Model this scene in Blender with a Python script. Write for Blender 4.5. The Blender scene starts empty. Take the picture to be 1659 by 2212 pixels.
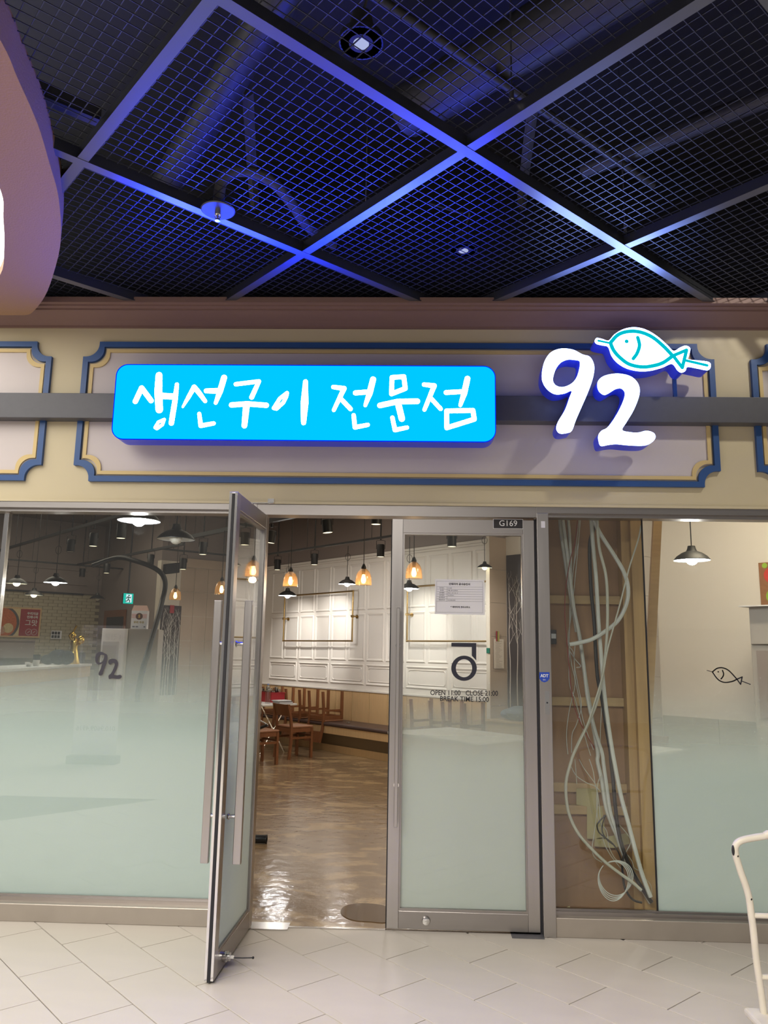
import bpy, bmesh, math, random
from mathutils import Vector, Matrix
random.seed(7)
sc = bpy.context.scene
COL = sc.collection
PI = math.pi

# ------------------------------------------------------------------ camera
CAM = Vector((0.0, -4.68, 1.535))
FPX = 1690.6
_p, _y, _r = math.radians(10.093), math.radians(-2.005), math.radians(0.992)
FW = Vector((math.sin(_y)*math.cos(_p), math.cos(_y)*math.cos(_p), math.sin(_p)))
_R0 = Vector((math.cos(_y), -math.sin(_y), 0)); _U0 = _R0.cross(FW)
RT = _R0*math.cos(_r) + _U0*math.sin(_r)
UP = -_R0*math.sin(_r) + _U0*math.cos(_r)
cd = bpy.data.cameras.new('camera'); cam = bpy.data.objects.new('camera', cd); COL.objects.link(cam)
cam.matrix_world = Matrix(((RT.x, UP.x, -FW.x, CAM.x), (RT.y, UP.y, -FW.y, CAM.y), (RT.z, UP.z, -FW.z, CAM.z), (0, 0, 0, 1)))
cd.sensor_fit = 'VERTICAL'; cd.sensor_height = 36; cd.lens = FPX/2212*36; cd.clip_end = 100; cd.clip_start = 0.05
sc.camera = cam

# ------------------------------------------------------------------ world, big lights, exposure
w = bpy.data.worlds.new('world'); sc.world = w; w.use_nodes = True
bg = w.node_tree.nodes['Background']
bg.inputs[0].default_value = (1.0, 0.94, 0.88, 1); bg.inputs[1].default_value = 0.24
sc.view_settings.view_transform = 'Standard'; sc.view_settings.look = 'None'
sc.view_settings.gamma = 1; sc.view_settings.exposure = 0.0; sc.view_settings.use_curve_mapping = False
def light(name, typ, loc, energy, color=(1, 1, 1), size=0.1, target=None, size_y=None, spot=None, blend=0.3):
    d = bpy.data.lights.new(name, typ); d.energy = energy; d.color = color
    if typ == 'AREA':
        d.size = size
        if size_y: d.shape = 'RECTANGLE'; d.size_y = size_y
    else: d.shadow_soft_size = size
    if spot: d.spot_size = math.radians(spot); d.spot_blend = blend
    o = bpy.data.objects.new(name, d); COL.objects.link(o); o.location = loc
    if target is not None:
        o.rotation_euler = (Vector(target)-Vector(loc)).to_track_quat('-Z', 'Y').to_euler()
    return o
# the mall's own ceiling lights behind the viewer (atrium) and the downlight that throws the sign's shadow
light('mall_ceiling_light', 'AREA', (-2.4, -8.4, 6.2), 1020, (1.0, 0.935, 0.85), 6, (-0.8, 0, 1.9), 3)
light('mall_ceiling_light', 'AREA', (2.5, -6.0, 6.0), 55, (1.0, 0.93, 0.84), 2, (1.2, -1.0, 0.0), 2)
light('mall_spot_light', 'SPOT', (2.80, -1.55, 4.55), 130, (1.0, 0.94, 0.84), 0.09, (1.62, 0, 2.66), spot=44, blend=0.6)

# ------------------------------------------------------------------ pixel -> world on a real plane
cy = sc.cycles; cy.transparent_max_bounces = 16; cy.max_bounces = 5; cy.diffuse_bounces = 2; cy.glossy_bounces = 3; cy.transmission_bounces = 4
cy.caustics_reflective = False; cy.caustics_refractive = False; cy.use_adaptive_sampling = True; cy.adaptive_threshold = 0.04
def ray(x, y): return FW*FPX + RT*(x-829.5) + UP*(1106-y)
def at_y(x, y, Y=0.0): d = ray(x, y); return CAM + d*((Y-CAM.y)/d.y)
def at_z(x, y, Z=0.0): d = ray(x, y); return CAM + d*((Z-CAM.z)/d.z)
A = math.radians(42.84)
C1 = Vector((math.cos(A), math.sin(A), 0)); C2 = Vector((-math.sin(A), math.cos(A), 0)); ZV = Vector((0, 0, 1))
def at_u(x, y, u): d = ray(x, y); return CAM + d*((u-CAM.dot(C1))/d.dot(C1))
def at_v(x, y, v): d = ray(x, y); return CAM + d*((v-CAM.dot(C2))/d.dot(C2))
def at_d(x, y, D): d = ray(x, y); return CAM + d*(D/FPX)
def UV(u, v, z=0.0): return C1*u + C2*v + ZV*z

# ------------------------------------------------------------------ materials
def newmat(name):
    m = bpy.data.materials.new(name); m.use_nodes = True
    return m, m.node_tree.nodes, m.node_tree.links
def mat(name, col, rough=0.5, metal=0.0, noise=0.0, nscale=20, stretch=(1, 1, 1), bump=0.0, emit=None, estr=0.0, spec=0.5, rnoise=0.0, trans=0.0):
    m, N, L = newmat(name); b = N['Principled BSDF']
    b.inputs['Base Color'].default_value = (*col, 1); b.inputs['Roughness'].default_value = rough
    b.inputs['Metallic'].default_value = metal; b.inputs['Specular IOR Level'].default_value = spec
    if trans: b.inputs['Transmission Weight'].default_value = trans
    if emit: b.inputs['Emission Color'].default_value = (*emit, 1); b.inputs['Emission Strength'].default_value = estr
    if noise or bump or rnoise:
        tc = N.new('ShaderNodeTexCoord'); mp = N.new('ShaderNodeMapping'); mp.inputs['Scale'].default_value = stretch
        nz = N.new('ShaderNodeTexNoise'); nz.inputs['Scale'].default_value = nscale; nz.inputs['Detail'].default_value = 5
        L.new(tc.outputs['Object'], mp.inputs['Vector']); L.new(mp.outputs['Vector'], nz.inputs['Vector'])
        if noise:
            mx = N.new('ShaderNodeMix'); mx.data_type = 'RGBA'
            mx.inputs['A'].default_value = (*[max(0, c*(1-noise)) for c in col], 1); mx.inputs['B'].default_value = (*[min(1, c*(1+noise)) for c in col], 1)
            L.new(nz.outputs['Fac'], mx.inputs['Factor']); L.new(mx.outputs['Result'], b.inputs['Base Color'])
        if rnoise:
            mr = N.new('ShaderNodeMapRange'); mr.inputs['To Min'].default_value = max(0, rough-rnoise); mr.inputs['To Max'].default_value = rough+rnoise
            L.new(nz.outputs['Fac'], mr.inputs['Value']); L.new(mr.outputs['Result'], b.inputs['Roughness'])
        if bump:
            bp = N.new('ShaderNodeBump'); bp.inputs['Strength'].default_value = bump; bp.inputs['Distance'].default_value = 0.01
            L.new(nz.outputs['Fac'], bp.inputs['Height']); L.new(bp.outputs['Normal'], b.inputs['Normal'])
    return m
def emis(name, col, s):
    m, N, L = newmat(name); N.remove(N['Principled BSDF']); e = N.new('ShaderNodeEmission')
    e.inputs[0].default_value = (*col, 1); e.inputs[1].default_value = s; L.new(e.outputs[0], N['Material Output'].inputs[0])
    if name in ('spot_face', 'amber_bulb', 'exit_green', 'exit_white', 'sign_cyan_line', 'sign_rim_blue', 'downlight_lens', 'warm_bulb', 'cool_bulb'): m.cycles.emission_sampling = 'NONE'
    return m
def glass(name, tint=(0.95, 0.97, 0.96), base=0.05, diff=None, dfac=0.0, rough=0.0):
    m, N, L = newmat(name); N.remove(N['Principled BSDF'])
    lw = N.new('ShaderNodeLayerWeight'); lw.inputs[0].default_value = 0.5
    pw = N.new('ShaderNodeMath'); pw.operation = 'POWER'; pw.inputs[1].default_value = 4.0
    ml = N.new('ShaderNodeMath'); ml.operation = 'MULTIPLY_ADD'; ml.inputs[1].default_value = 1-base; ml.inputs[2].default_value = base
    L.new(lw.outputs['Facing'], pw.inputs[0]); L.new(pw.outputs[0], ml.inputs[0])
    tr = N.new('ShaderNodeBsdfTransparent'); tr.inputs[0].default_value = (*tint, 1)
    gl = N.new('ShaderNodeBsdfGlossy'); gl.inputs['Roughness'].default_value = rough; gl.inputs[0].default_value = (1, 1, 1, 1)
    mx = N.new('ShaderNodeMixShader'); L.new(ml.outputs[0], mx.inputs[0])
    a = tr
    if diff:
        t2 = N.new('ShaderNodeBsdfTranslucent'); t2.inputs[0].default_value = (*diff, 1)
        m2 = N.new('ShaderNodeMixShader'); m2.inputs[0].default_value = dfac; L.new(tr.outputs[0], m2.inputs[1]); L.new(t2.outputs[0], m2.inputs[2]); a = m2
    L.new(a.outputs[0], mx.inputs[1]); L.new(gl.outputs[0], mx.inputs[2]); L.new(mx.outputs[0], N['Material Output'].inputs[0]); return m
def frost(name, col, z_clear, z_full, maxfac=0.97):
    # privacy film printed as a density gradient: clear at the top, dense at the bottom
    m, N, L = newmat(name); N.remove(N['Principled BSDF'])
    g = N.new('ShaderNodeNewGeometry'); sp = N.new('ShaderNodeSeparateXYZ'); L.new(g.outputs['Position'], sp.inputs[0])
    mr = N.new('ShaderNodeMapRange'); mr.interpolation_type = 'SMOOTHSTEP'
    mr.inputs['From Min'].default_value = z_full; mr.inputs['From Max'].default_value = z_clear; mr.inputs['To Min'].default_value = maxfac; mr.inputs['To Max'].default_value = 0.0
    L.new(sp.outputs['Z'], mr.inputs['Value'])
    di = N.new('ShaderNodeBsdfDiffuse'); di.inputs[0].default_value = (*col, 1)
    tl = N.new('ShaderNodeBsdfTranslucent'); tl.inputs[0].default_value = (*col, 1)
    m1 = N.new('ShaderNodeMixShader'); m1.inputs[0].default_value = 0.4; L.new(di.outputs[0], m1.inputs[1]); L.new(tl.outputs[0], m1.inputs[2])
    tr = N.new('ShaderNodeBsdfTransparent'); mx = N.new('ShaderNodeMixShader')
    iv = N.new('ShaderNodeMath'); iv.operation = 'SUBTRACT'; iv.inputs[0].default_value = 1.0; L.new(mr.outputs[0], iv.inputs[1])
    pw = N.new('ShaderNodeMath'); pw.operation = 'POWER'; pw.inputs[1].default_value = 0.25; L.new(iv.outputs[0], pw.inputs[0])   # four film surfaces share the density
    i2 = N.new('ShaderNodeMath'); i2.operation = 'SUBTRACT'; i2.inputs[0].default_value = 1.0; L.new(pw.outputs[0], i2.inputs[1])
    L.new(i2.outputs[0], mx.inputs[0]); L.new(tr.outputs[0], mx.inputs[1]); L.new(m1.outputs[0], mx.inputs[2]); L.new(mx.outputs[0], N['Material Output'].inputs[0]); return m

M = {}
M['tile'] = mat('floor_tile', (0.60, 0.545, 0.475), 0.38, noise=0.07, nscale=3, stretch=(1, 3, 1), rnoise=0.08)
M['grout'] = mat('grout', (0.11, 0.095, 0.08), 0.9)
M['farfloor'] = mat('mall_floor', (0.58, 0.53, 0.47), 0.4, noise=0.06, nscale=2)
M['cream'] = mat('cream_paint', (0.60, 0.52, 0.34), 0.55, noise=0.03, nscale=3)
M['mauve'] = mat('pale_mauve_paint', (0.60, 0.54, 0.52), 0.55, noise=0.03, nscale=4)
M['blue'] = mat('blue_paint', (0.026, 0.085, 0.25), 0.4)
M['yellow'] = mat('yellow_paint', (0.66, 0.50, 0.22), 0.5)
M['cornice'] = mat('dusty_pink_paint', (0.235, 0.145, 0.122), 0.6, noise=0.04, nscale=30, bump=0.15)
M['soffit'] = mat('soffit_plaster', (0.37, 0.215, 0.115), 0.7, noise=0.05, nscale=120, bump=0.3)
M['bar'] = mat('grey_channel', (0.085, 0.085, 0.095), 0.45, noise=0.1, nscale=30)
M['steel'] = mat('brushed_steel', (0.47, 0.445, 0.43), 0.30, 1.0, noise=0.05, nscale=3, stretch=(14, 14, 0.6), rnoise=0.05)
M['steelh'] = mat('brushed_steel_flat', (0.38, 0.355, 0.34), 0.34, 1.0, noise=0.05, nscale=3, stretch=(0.6, 8, 14), rnoise=0.05)
M['base'] = mat('worn_steel_plinth', (0.43, 0.385, 0.335), 0.42, 0.75, noise=0.10, nscale=7, stretch=(1, 1, 1), rnoise=0.1)
M['threshold'] = mat('scuffed_threshold', (0.5, 0.46, 0.42), 0.22, 1.0)
M['chrome'] = mat('chrome', (0.75, 0.74, 0.73), 0.12, 1.0)
M['black'] = mat('black_plastic', (0.012, 0.012, 0.015), 0.45)
M['seal'] = mat('black_rubber', (0.008, 0.008, 0.012), 0.6)
M['blackmetal'] = mat('black_lacquer_metal', (0.010, 0.010, 0.011), 0.5)
M['glass'] = glass('clear_glass')
M['amber'] = glass('amber_glass', (1.0, 0.80, 0.58), 0.06, (1.0, 0.62, 0.34), 0.16)
M['plastic_clear'] = glass('clear_plastic', (0.86, 0.88, 0.88), 0.12)
M['frost_l'] = frost('frost_film_left', (0.86, 0.955, 0.945), 1.66, 0.98)
M['frost_d'] = frost('frost_film_door', (0.85, 0.895, 0.865), 1.50, 0.84, 0.975)
M['frost_r'] = frost('frost_film_right', (0.84, 0.935, 0.925), 1.50, 0.80, 0.975)
M['beam'] = mat('ceiling_beam_satin', (0.21, 0.22, 0.25), 0.33, 0.95)
M['mesh'] = mat('ceiling_mesh_grey', (0.095, 0.10, 0.125), 0.40, 0.85)
M['plenum'] = mat('plenum_black', (0.006, 0.006, 0.009), 0.8)
M['duct'] = mat('plenum_duct', (0.05, 0.05, 0.055), 0.5, 0.3)
M['ductcloth'] = mat('plenum_pipe_lagging', (0.08, 0.08, 0.085), 0.7, noise=0.4, nscale=20)
M['cyan'] = emis('sign_cyan', (0.0, 0.0195, 1.0), 30.0)
M['white_led'] = emis('sign_white', (0.27, 0.38, 1.0), 22.0)
M['signblue'] = mat('sign_side_blue', (0.03, 0.05, 0.42), 0.35, emit=(0.01, 0.03, 1.0), estr=0.16)
M['signrim'] = emis('sign_rim_blue', (0.0, 0.03, 1.0), 0.9)
M['cyanline'] = emis('sign_cyan_line', (0.0, 0.52, 0.62), 1.0)
M['cove'] = emis('cove_light', (1.0, 0.95, 0.88), 4.0)
M['wood'] = mat('chair_wood', (0.20, 0.075, 0.028), 0.42, noise=0.35, nscale=8, stretch=(6, 6, 1))
M['leather'] = mat('brown_leather', (0.30, 0.14, 0.075), 0.35, noise=0.1, nscale=30)
M['oak'] = mat('light_oak', (0.58, 0.39, 0.20), 0.45, noise=0.14, nscale=5, stretch=(8, 8, 0.8))
M['benchpad'] = mat('dark_brown_vinyl', (0.075, 0.045, 0.04), 0.4)
M['recess'] = mat('bench_recess_board', (0.20, 0.15, 0.09), 0.6)
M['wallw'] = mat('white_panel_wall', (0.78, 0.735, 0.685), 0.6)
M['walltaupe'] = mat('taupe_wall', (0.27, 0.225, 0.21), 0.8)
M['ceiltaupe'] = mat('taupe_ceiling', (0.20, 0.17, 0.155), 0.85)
M['greytile'] = mat('grey_rib_tile', (0.44, 0.40, 0.37), 0.4)
M['walltile'] = mat('beige_wall_tile', (0.47, 0.365, 0.285), 0.35, noise=0.06, nscale=3)
M['tilejoint'] = mat('tile_joint', (0.66, 0.60, 0.52), 0.8)
M['brick'] = mat('cream_brick', (0.42, 0.375, 0.27), 0.5, noise=0.12, nscale=6)
M['mortar'] = mat('brick_mortar', (0.20, 0.17, 0.13), 0.9)
M['brass'] = mat('aged_brass', (0.42, 0.28, 0.11), 0.3, 1.0)
M['gold'] = mat('gold_paint', (0.75, 0.52, 0.12), 0.25, 1.0)
M['white'] = mat('white_paint', (0.74, 0.72, 0.69), 0.5)
M['paper'] = mat('white_paper', (0.72, 0.71, 0.74), 0.8)
M['paperw'] = mat('buff_paper', (0.70, 0.61, 0.53), 0.8)
M['ink'] = mat('black_ink', (0.012, 0.012, 0.016), 0.6)
M['inkgrey'] = mat('grey_ink', (0.16, 0.16, 0.20), 0.7)
M['decal'] = mat('navy_vinyl_decal', (0.012, 0.012, 0.026), 0.45)
M['ply'] = mat('plywood', (0.36, 0.205, 0.105), 0.6, noise=0.22, nscale=4, stretch=(5, 5, 0.6))
M['pine'] = mat('pine_batten', (0.52, 0.36, 0.18), 0.6, noise=0.15, nscale=6, stretch=(1, 8, 8))
M['pinev'] = mat('pine_stud', (0.46, 0.29, 0.12), 0.55, noise=0.2, nscale=5, stretch=(10, 10, 0.7))
M['cablew'] = mat('white_cable', (0.62, 0.64, 0.59), 0.5)
M['cableg'] = mat('ivory_cable', (0.52, 0.52, 0.43), 0.5)
M['cableb'] = mat('black_cable', (0.012, 0.012, 0.014), 0.45)
M['cabler'] = mat('red_wire', (0.30, 0.05, 0.04), 0.5)
M['tape'] = mat('masking_patch', (0.46, 0.40, 0.20), 0.7, noise=0.1, nscale=10)
M['cart'] = mat('chipped_ivory_enamel', (0.68, 0.63, 0.52), 0.4, noise=0.10, nscale=14)
M['red'] = mat('red_plastic', (0.36, 0.02, 0.03), 0.4)
M['redpaper'] = mat('dark_red_print', (0.30, 0.025, 0.035), 0.6)
M['green'] = emis('exit_green', (0.0, 0.55, 0.42), 1.0)
M['exitwhite'] = emis('exit_white', (0.75, 0.95, 1.0), 1.0)
M['bulbw'] = emis('cool_bulb', (0.86, 0.94, 1.0), 40.0)
M['bulby'] = emis('warm_bulb', (1.0, 0.90, 0.62), 9.0)
M['bulboff'] = mat('unlit_bulb', (0.7, 0.68, 0.62), 0.3)
M['filament'] = emis('amber_bulb', (1.0, 0.74, 0.36), 9.0)
M['spotface'] = emis('spot_face', (1.0, 0.86, 0.55), 2.2)
M['shadein'] = mat('shade_inside_white', (0.80, 0.80, 0.80), 0.4)
M['darkpanel'] = mat('dark_plum_panel', (0.045, 0.034, 0.036), 0.5)
M['birch'] = mat('pale_branch_print', (0.62, 0.57, 0.52), 0.6)
M['fridge'] = mat('grey_appliance', (0.40, 0.37, 0.345), 0.4, noise=0.04, nscale=4)
M['appl'] = mat('white_appliance', (0.66, 0.63, 0.60), 0.4)
M['hose'] = mat('black_hose', (0.02, 0.02, 0.022), 0.5)
M['puddle'] = mat('brown_puddle', (0.11, 0.06, 0.022), 0.08)
M['plate_dark'] = mat('dark_nameplate', (0.02, 0.018, 0.02), 0.5)
M['dullwhite'] = mat('dull_white_letters', (0.78, 0.78, 0.78), 0.5)
M['stickerblue'] = mat('blue_sticker', (0.015, 0.06, 0.42), 0.4)
M['apple_r'] = mat('apple_red_print', (0.62, 0.05, 0.03), 0.5, noise=0.3, nscale=12)
M['apple_g'] = mat('apple_green_print', (0.30, 0.52, 0.04), 0.5, noise=0.25, nscale=12)
M['crate'] = mat('crate_brown_print', (0.30, 0.13, 0.05), 0.6, noise=0.3, nscale=30)
M['banner'] = mat('banner_print', (0.75, 0.73, 0.70), 0.6)
M['kim'] = mat('food_orange_print', (0.50, 0.13, 0.04), 0.6, noise=0.5, nscale=40)
M['rice'] = mat('food_cream_print', (0.62, 0.50, 0.28), 0.6, noise=0.25, nscale=40)
M['bowl'] = mat('bowl_dark_print', (0.06, 0.05, 0.05), 0.4)
M['greyfab'] = mat('dark_cloth', (0.03, 0.032, 0.036), 0.9)
def floor_mat():
    m, N, L = newmat('brown_epoxy_floor'); b = N['Principled BSDF']
    tc = N.new('ShaderNodeTexCoord'); mp = N.new('ShaderNodeMapping'); mp.inputs['Scale'].default_value = (1.6, 3.2, 1); L.new(tc.outputs['Object'], mp.inputs[0])
    n1 = N.new('ShaderNodeTexNoise'); n1.inputs['Scale'].default_value = 1.15; n1.inputs['Detail'].default_value = 6; n1.inputs['Roughness'].default_value = 0.62; n1.inputs['Distortion'].default_value = 0.8
    L.new(mp.outputs[0], n1.inputs['Vector'])
    cr = N.new('ShaderNodeValToRGB'); e = cr.color_ramp.elements
    e[0].position = 0.36; e[0].color = (0.25, 0.17, 0.105, 1); e[1].position = 0.60; e[1].color = (0.45, 0.32, 0.18, 1)
    x = e.new(0.54); x.color = (0.29, 0.20, 0.12, 1)
    L.new(n1.outputs['Fac'], cr.inputs[0]); L.new(cr.outputs[0], b.inputs['Base Color'])
    n2 = N.new('ShaderNodeTexNoise'); n2.inputs['Scale'].default_value = 9; n2.inputs['Detail'].default_value = 4; L.new(tc.outputs['Object'], n2.inputs['Vector'])
    bp = N.new('ShaderNodeBump'); bp.inputs['Strength'].default_value = 0.16; bp.inputs['Distance'].default_value = 0.03; L.new(n2.outputs['Fac'], bp.inputs['Height']); L.new(bp.outputs[0], b.inputs['Normal'])
    mr = N.new('ShaderNodeMapRange'); mr.inputs['To Min'].default_value = 0.10; mr.inputs['To Max'].default_value = 0.22; L.new(n1.outputs['Fac'], mr.inputs[0]); L.new(mr.outputs[0], b.inputs['Roughness'])
    return m
M['epoxy'] = floor_mat()

# ------------------------------------------------------------------ mesh helpers
class MB:
    def __init__(s): s.V = []; s.F = []
    def add(s, vs, fs):
        o = len(s.V); s.V += [Vector(v) for v in vs]; s.F += [tuple(i+o for i in f) for f in fs]; return s
    def fbox(s, O, ex, ey, ez, a, b, c):   # box in a frame: ranges a,b,c along ex,ey,ez
        vs = [O+ex*i+ey*j+ez*k for k in c for j in b for i in a]
        return s.add(vs, [(0, 2, 3, 1), (4, 5, 7, 6), (0, 1, 5, 4), (2, 6, 7, 3), (0, 4, 6, 2), (1, 3, 7, 5)])
    def box(s, x0, x1, y0, y1, z0, z1): return s.fbox(Vector((0, 0, 0)), Vector((1, 0, 0)), Vector((0, 1, 0)), ZV, (x0, x1), (y0, y1), (z0, z1))
    def ubox(s, u0, u1, v0, v1, z0, z1): return s.fbox(Vector((0, 0, 0)), C1, C2, ZV, (u0, u1), (v0, v1), (z0, z1))
    def tube(s, pts, r, n=8, closed=False):
        pts = [Vector(p) for p in pts]; k = len(pts); rs = r if isinstance(r, (list, tuple)) else [r]*k
        o = len(s.V); prev = None
        for i, p in enumerate(pts):
            if closed: t = pts[(i+1) % k]-pts[i-1]
            else: t = pts[min(i+1, k-1)]-pts[max(i-1, 0)]
            t.normalize()
            if prev is None:
                a = Vector((0, 0, 1)) if abs(t.z) < 0.9 else Vector((1, 0, 0)); nx = t.cross(a).normalized()
            else:
                nx = prev - t*prev.dot(t); nx.normalize()
            prev = nx; ny = t.cross(nx)
            for j in range(n):
                an = 2*PI*j/n; s.V.append(p+nx*(rs[i]*math.cos(an))+ny*(rs[i]*math.sin(an)))
        m = k if closed else k-1
        for i in range(m):
            for j in range(n):
                a = o+i*n+j; b_ = o+i*n+(j+1) % n; c = o+((i+1) % k)*n+(j+1) % n; d = o+((i+1) % k)*n+j
                s.F.append((a, b_, c, d))
        if not closed:
            s.F.append(tuple(o+j for j in reversed(range(n)))); s.F.append(tuple(o+(k-1)*n+j for j in range(n)))
        return s
    def lathe(s, prof, c=(0, 0, 0), n=24, ax=ZV):
        c = Vector(c); ax = Vector(ax).normalized(); a = Vector((1, 0, 0)) if abs(ax.x) < 0.9 else Vector((0, 1, 0)); ex = (a-ax*a.dot(ax)).normalized(); ey = ax.cross(ex)
        o = len(s.V)
        for r, z in prof:
            for j in range(n): s.V.append(c+ax*z+ex*(r*math.cos(2*PI*j/n))+ey*(r*math.sin(2*PI*j/n)))
        for i in range(len(prof)-1):
            for j in range(n): s.F.append((o+i*n+j, o+i*n+(j+1) % n, o+(i+1)*n+(j+1) % n, o+(i+1)*n+j))
        if prof[0][0] > 1e-4: s.F.append(tuple(o+j for j in reversed(range(n))))
        if prof[-1][0] > 1e-4: s.F.append(tuple(o+(len(prof)-1)*n+j for j in range(n)))
        return s
    def olathe(s, prof, c=(0, 0, 0), n=24):  # open lathe (no caps)
        k = len(s.F); s.lathe(prof, c, n); s.F = [f for i, f in enumerate(s.F) if i < k or len(f) == 4]; return s
    def cyl(s, p0, p1, r, n=12): return s.tube([p0, p1], r, n)
    def sphere(s, c, r, n=12, m=8, sz=1.0):
        return s.lathe([(max(1e-5, r*math.sin(PI*i/m)), -r*sz*math.cos(PI*i/m)) for i in range(m+1)], c, n)
def poly_prism(mb, loops, O, ex, ey, ez, d0, d1, caps=True, sides=True):
    # loops of 2-D points (first outer, rest holes) -> prism between offsets d0,d1 along ez
    bm = bmesh.new(); edges = []; allp = []; idx = []
    loops = [[p for i, p in enumerate(lp) if math.hypot(p[0]-lp[i-1][0], p[1]-lp[i-1][1]) > 1e-6] for lp in loops]
    for lp in loops:
        vs = [bm.verts.new((p[0], p[1], 0)) for p in lp]; st = len(allp); allp += lp; idx.append((st, len(lp)))
        for i in range(len(vs)): edges.append(bm.edges.new((vs[i], vs[(i+1) % len(vs)])))
    bm.verts.index_update()
    if caps:
        bmesh.ops.triangle_fill(bm, use_beauty=True, use_dissolve=False, edges=edges)
        bm.verts.index_update()
        tris = [tuple(v.index for v in f.verts) for f in bm.faces]
    bm.free()
    P = lambda p, d: O+ex*p[0]+ey*p[1]+ez*d
    if caps:
        for d in (d0, d1): mb.add([P(p, d) for p in allp], tris)
    if sides:
        for st, n in idx:
            vs = [P(allp[st+i], d0) for i in range(n)]+[P(allp[st+i], d1) for i in range(n)]
            mb.add(vs, [(i, (i+1) % n, n+(i+1) % n, n+i) for i in range(n)])
    return mb
def catmull(P, k=5, closed=True):
    out = []; n = len(P)
    for i in range(n if closed else n-1):
        p0, p1, p2, p3 = (P[(i-1) % n], P[i], P[(i+1) % n], P[(i+2) % n]) if closed else (P[max(i-1, 0)], P[i], P[i+1], P[min(i+2, n-1)])
        for j in range(k):
            t = j/k
            out.append(tuple(0.5*((2*b)+(-a+c)*t+(2*a-5*b+4*c-d)*t*t+(-a+3*b-3*c+d)*t**3) for a, b, c, d in zip(p0, p1, p2, p3)))
    if not closed: out.append(tuple(P[-1]))
    return out
def stroke(mb, pts, wd, P, th, closed=False, nc=14):
    # flat brush stroke with round ends; pts 2-D, P(p,d) maps to 3-D, th thickness
    seg = list(zip(pts, pts[1:]+([pts[0]] if closed else [])))
    if not closed: seg = seg[:len(pts)-1]
    ws = wd if isinstance(wd, (list, tuple)) else [wd]*len(pts)
    for i, (a, b) in enumerate(seg):
        dx, dy = b[0]-a[0], b[1]-a[1]; l = math.hypot(dx, dy) or 1; nx, ny = -dy/l/2, dx/l/2
        wa, wb = ws[i], ws[(i+1) % len(ws)]
        q = [(a[0]+nx*wa, a[1]+ny*wa), (b[0]+nx*wb, b[1]+ny*wb), (b[0]-nx*wb, b[1]-ny*wb), (a[0]-nx*wa, a[1]-ny*wa)]
        mb.add([P(p, 0) for p in q]+[P(p, th) for p in q], [(0, 1, 2, 3), (4, 5, 6, 7), (0, 1, 5, 4), (1, 2, 6, 5), (2, 3, 7, 6), (3, 0, 4, 7)])
    for p, w_ in zip(pts, ws):
        ring = [(p[0]+w_/2*math.cos(2*PI*j/nc), p[1]+w_/2*math.sin(2*PI*j/nc)) for j in range(nc)]
        mb.add([P(q, 0) for q in ring]+[P(q, th) for q in ring], [tuple(range(nc)), tuple(range(nc, 2*nc))]+[(j, (j+1) % nc, nc+(j+1) % nc, nc+j) for j in range(nc)])
    return mb
def obj(name, mb, m, parent=None, smooth=False, bevel=0.0, local=False):
    """link a mesh; world-space vertices are made relative to an unrotated parent unless local=True"""
    if isinstance(mb, MB):
        off = Vector((0, 0, 0))
        if parent is not None and not local:
            q = parent
            while q is not None: off = off+q.location; q = q.parent
        me = bpy.data.meshes.new(name); me.from_pydata([tuple(v-off) for v in mb.V], [], mb.F)
        bm = bmesh.new(); bm.from_mesh(me); bmesh.ops.recalc_face_normals(bm, faces=bm.faces); bm.to_mesh(me); bm.free()
        if smooth:
            me.polygons.foreach_set('use_smooth', [True]*len(me.polygons)); me.set_sharp_from_angle(angle=math.radians(38))
    else: me = mb
    if m is not None and len(me.materials) == 0: me.materials.append(M[m] if isinstance(m, str) else m)
    o = bpy.data.objects.new(name, me); COL.objects.link(o)
    if parent is not None: o.parent = parent
    if bevel:
        b = o.modifiers.new('bevel', 'BEVEL'); b.width = bevel; b.segments = 2; b.limit_method = 'ANGLE'
    return o
def tag(o, label, cat=None, group=None, kind=None):
    o['label'] = label
    if cat: o['category'] = cat
    if group: o['group'] = group
    if kind: o['kind'] = kind
    return o
def thing(name, label, cat, loc=(0, 0, 0), rot=(0, 0, 0), group=None):
    o = bpy.data.objects.new(name, None); COL.objects.link(o); o.location = loc; o.rotation_euler = rot; o.empty_display_size = 0.05
    return tag(o, label, cat, group)
def struct(name, mb, m, label=None, bevel=0.0, smooth=False):
    o = obj(name, mb, m, bevel=bevel, smooth=smooth); o['kind'] = 'structure'
    if label: o['label'] = label
    return o
def sempty(name, loc=(0, 0, 0), rot=(0, 0, 0), label=None):
    o = bpy.data.objects.new(name, None); COL.objects.link(o); o.location = loc; o.rotation_euler = rot; o['kind'] = 'structure'
    if label: o['label'] = label
    return o
def copy_tree(o, parent=None):
    c = o.copy(); COL.objects.link(c); c.parent = parent
    for ch in list(o.children): copy_tree(ch, c)
    return c
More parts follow.
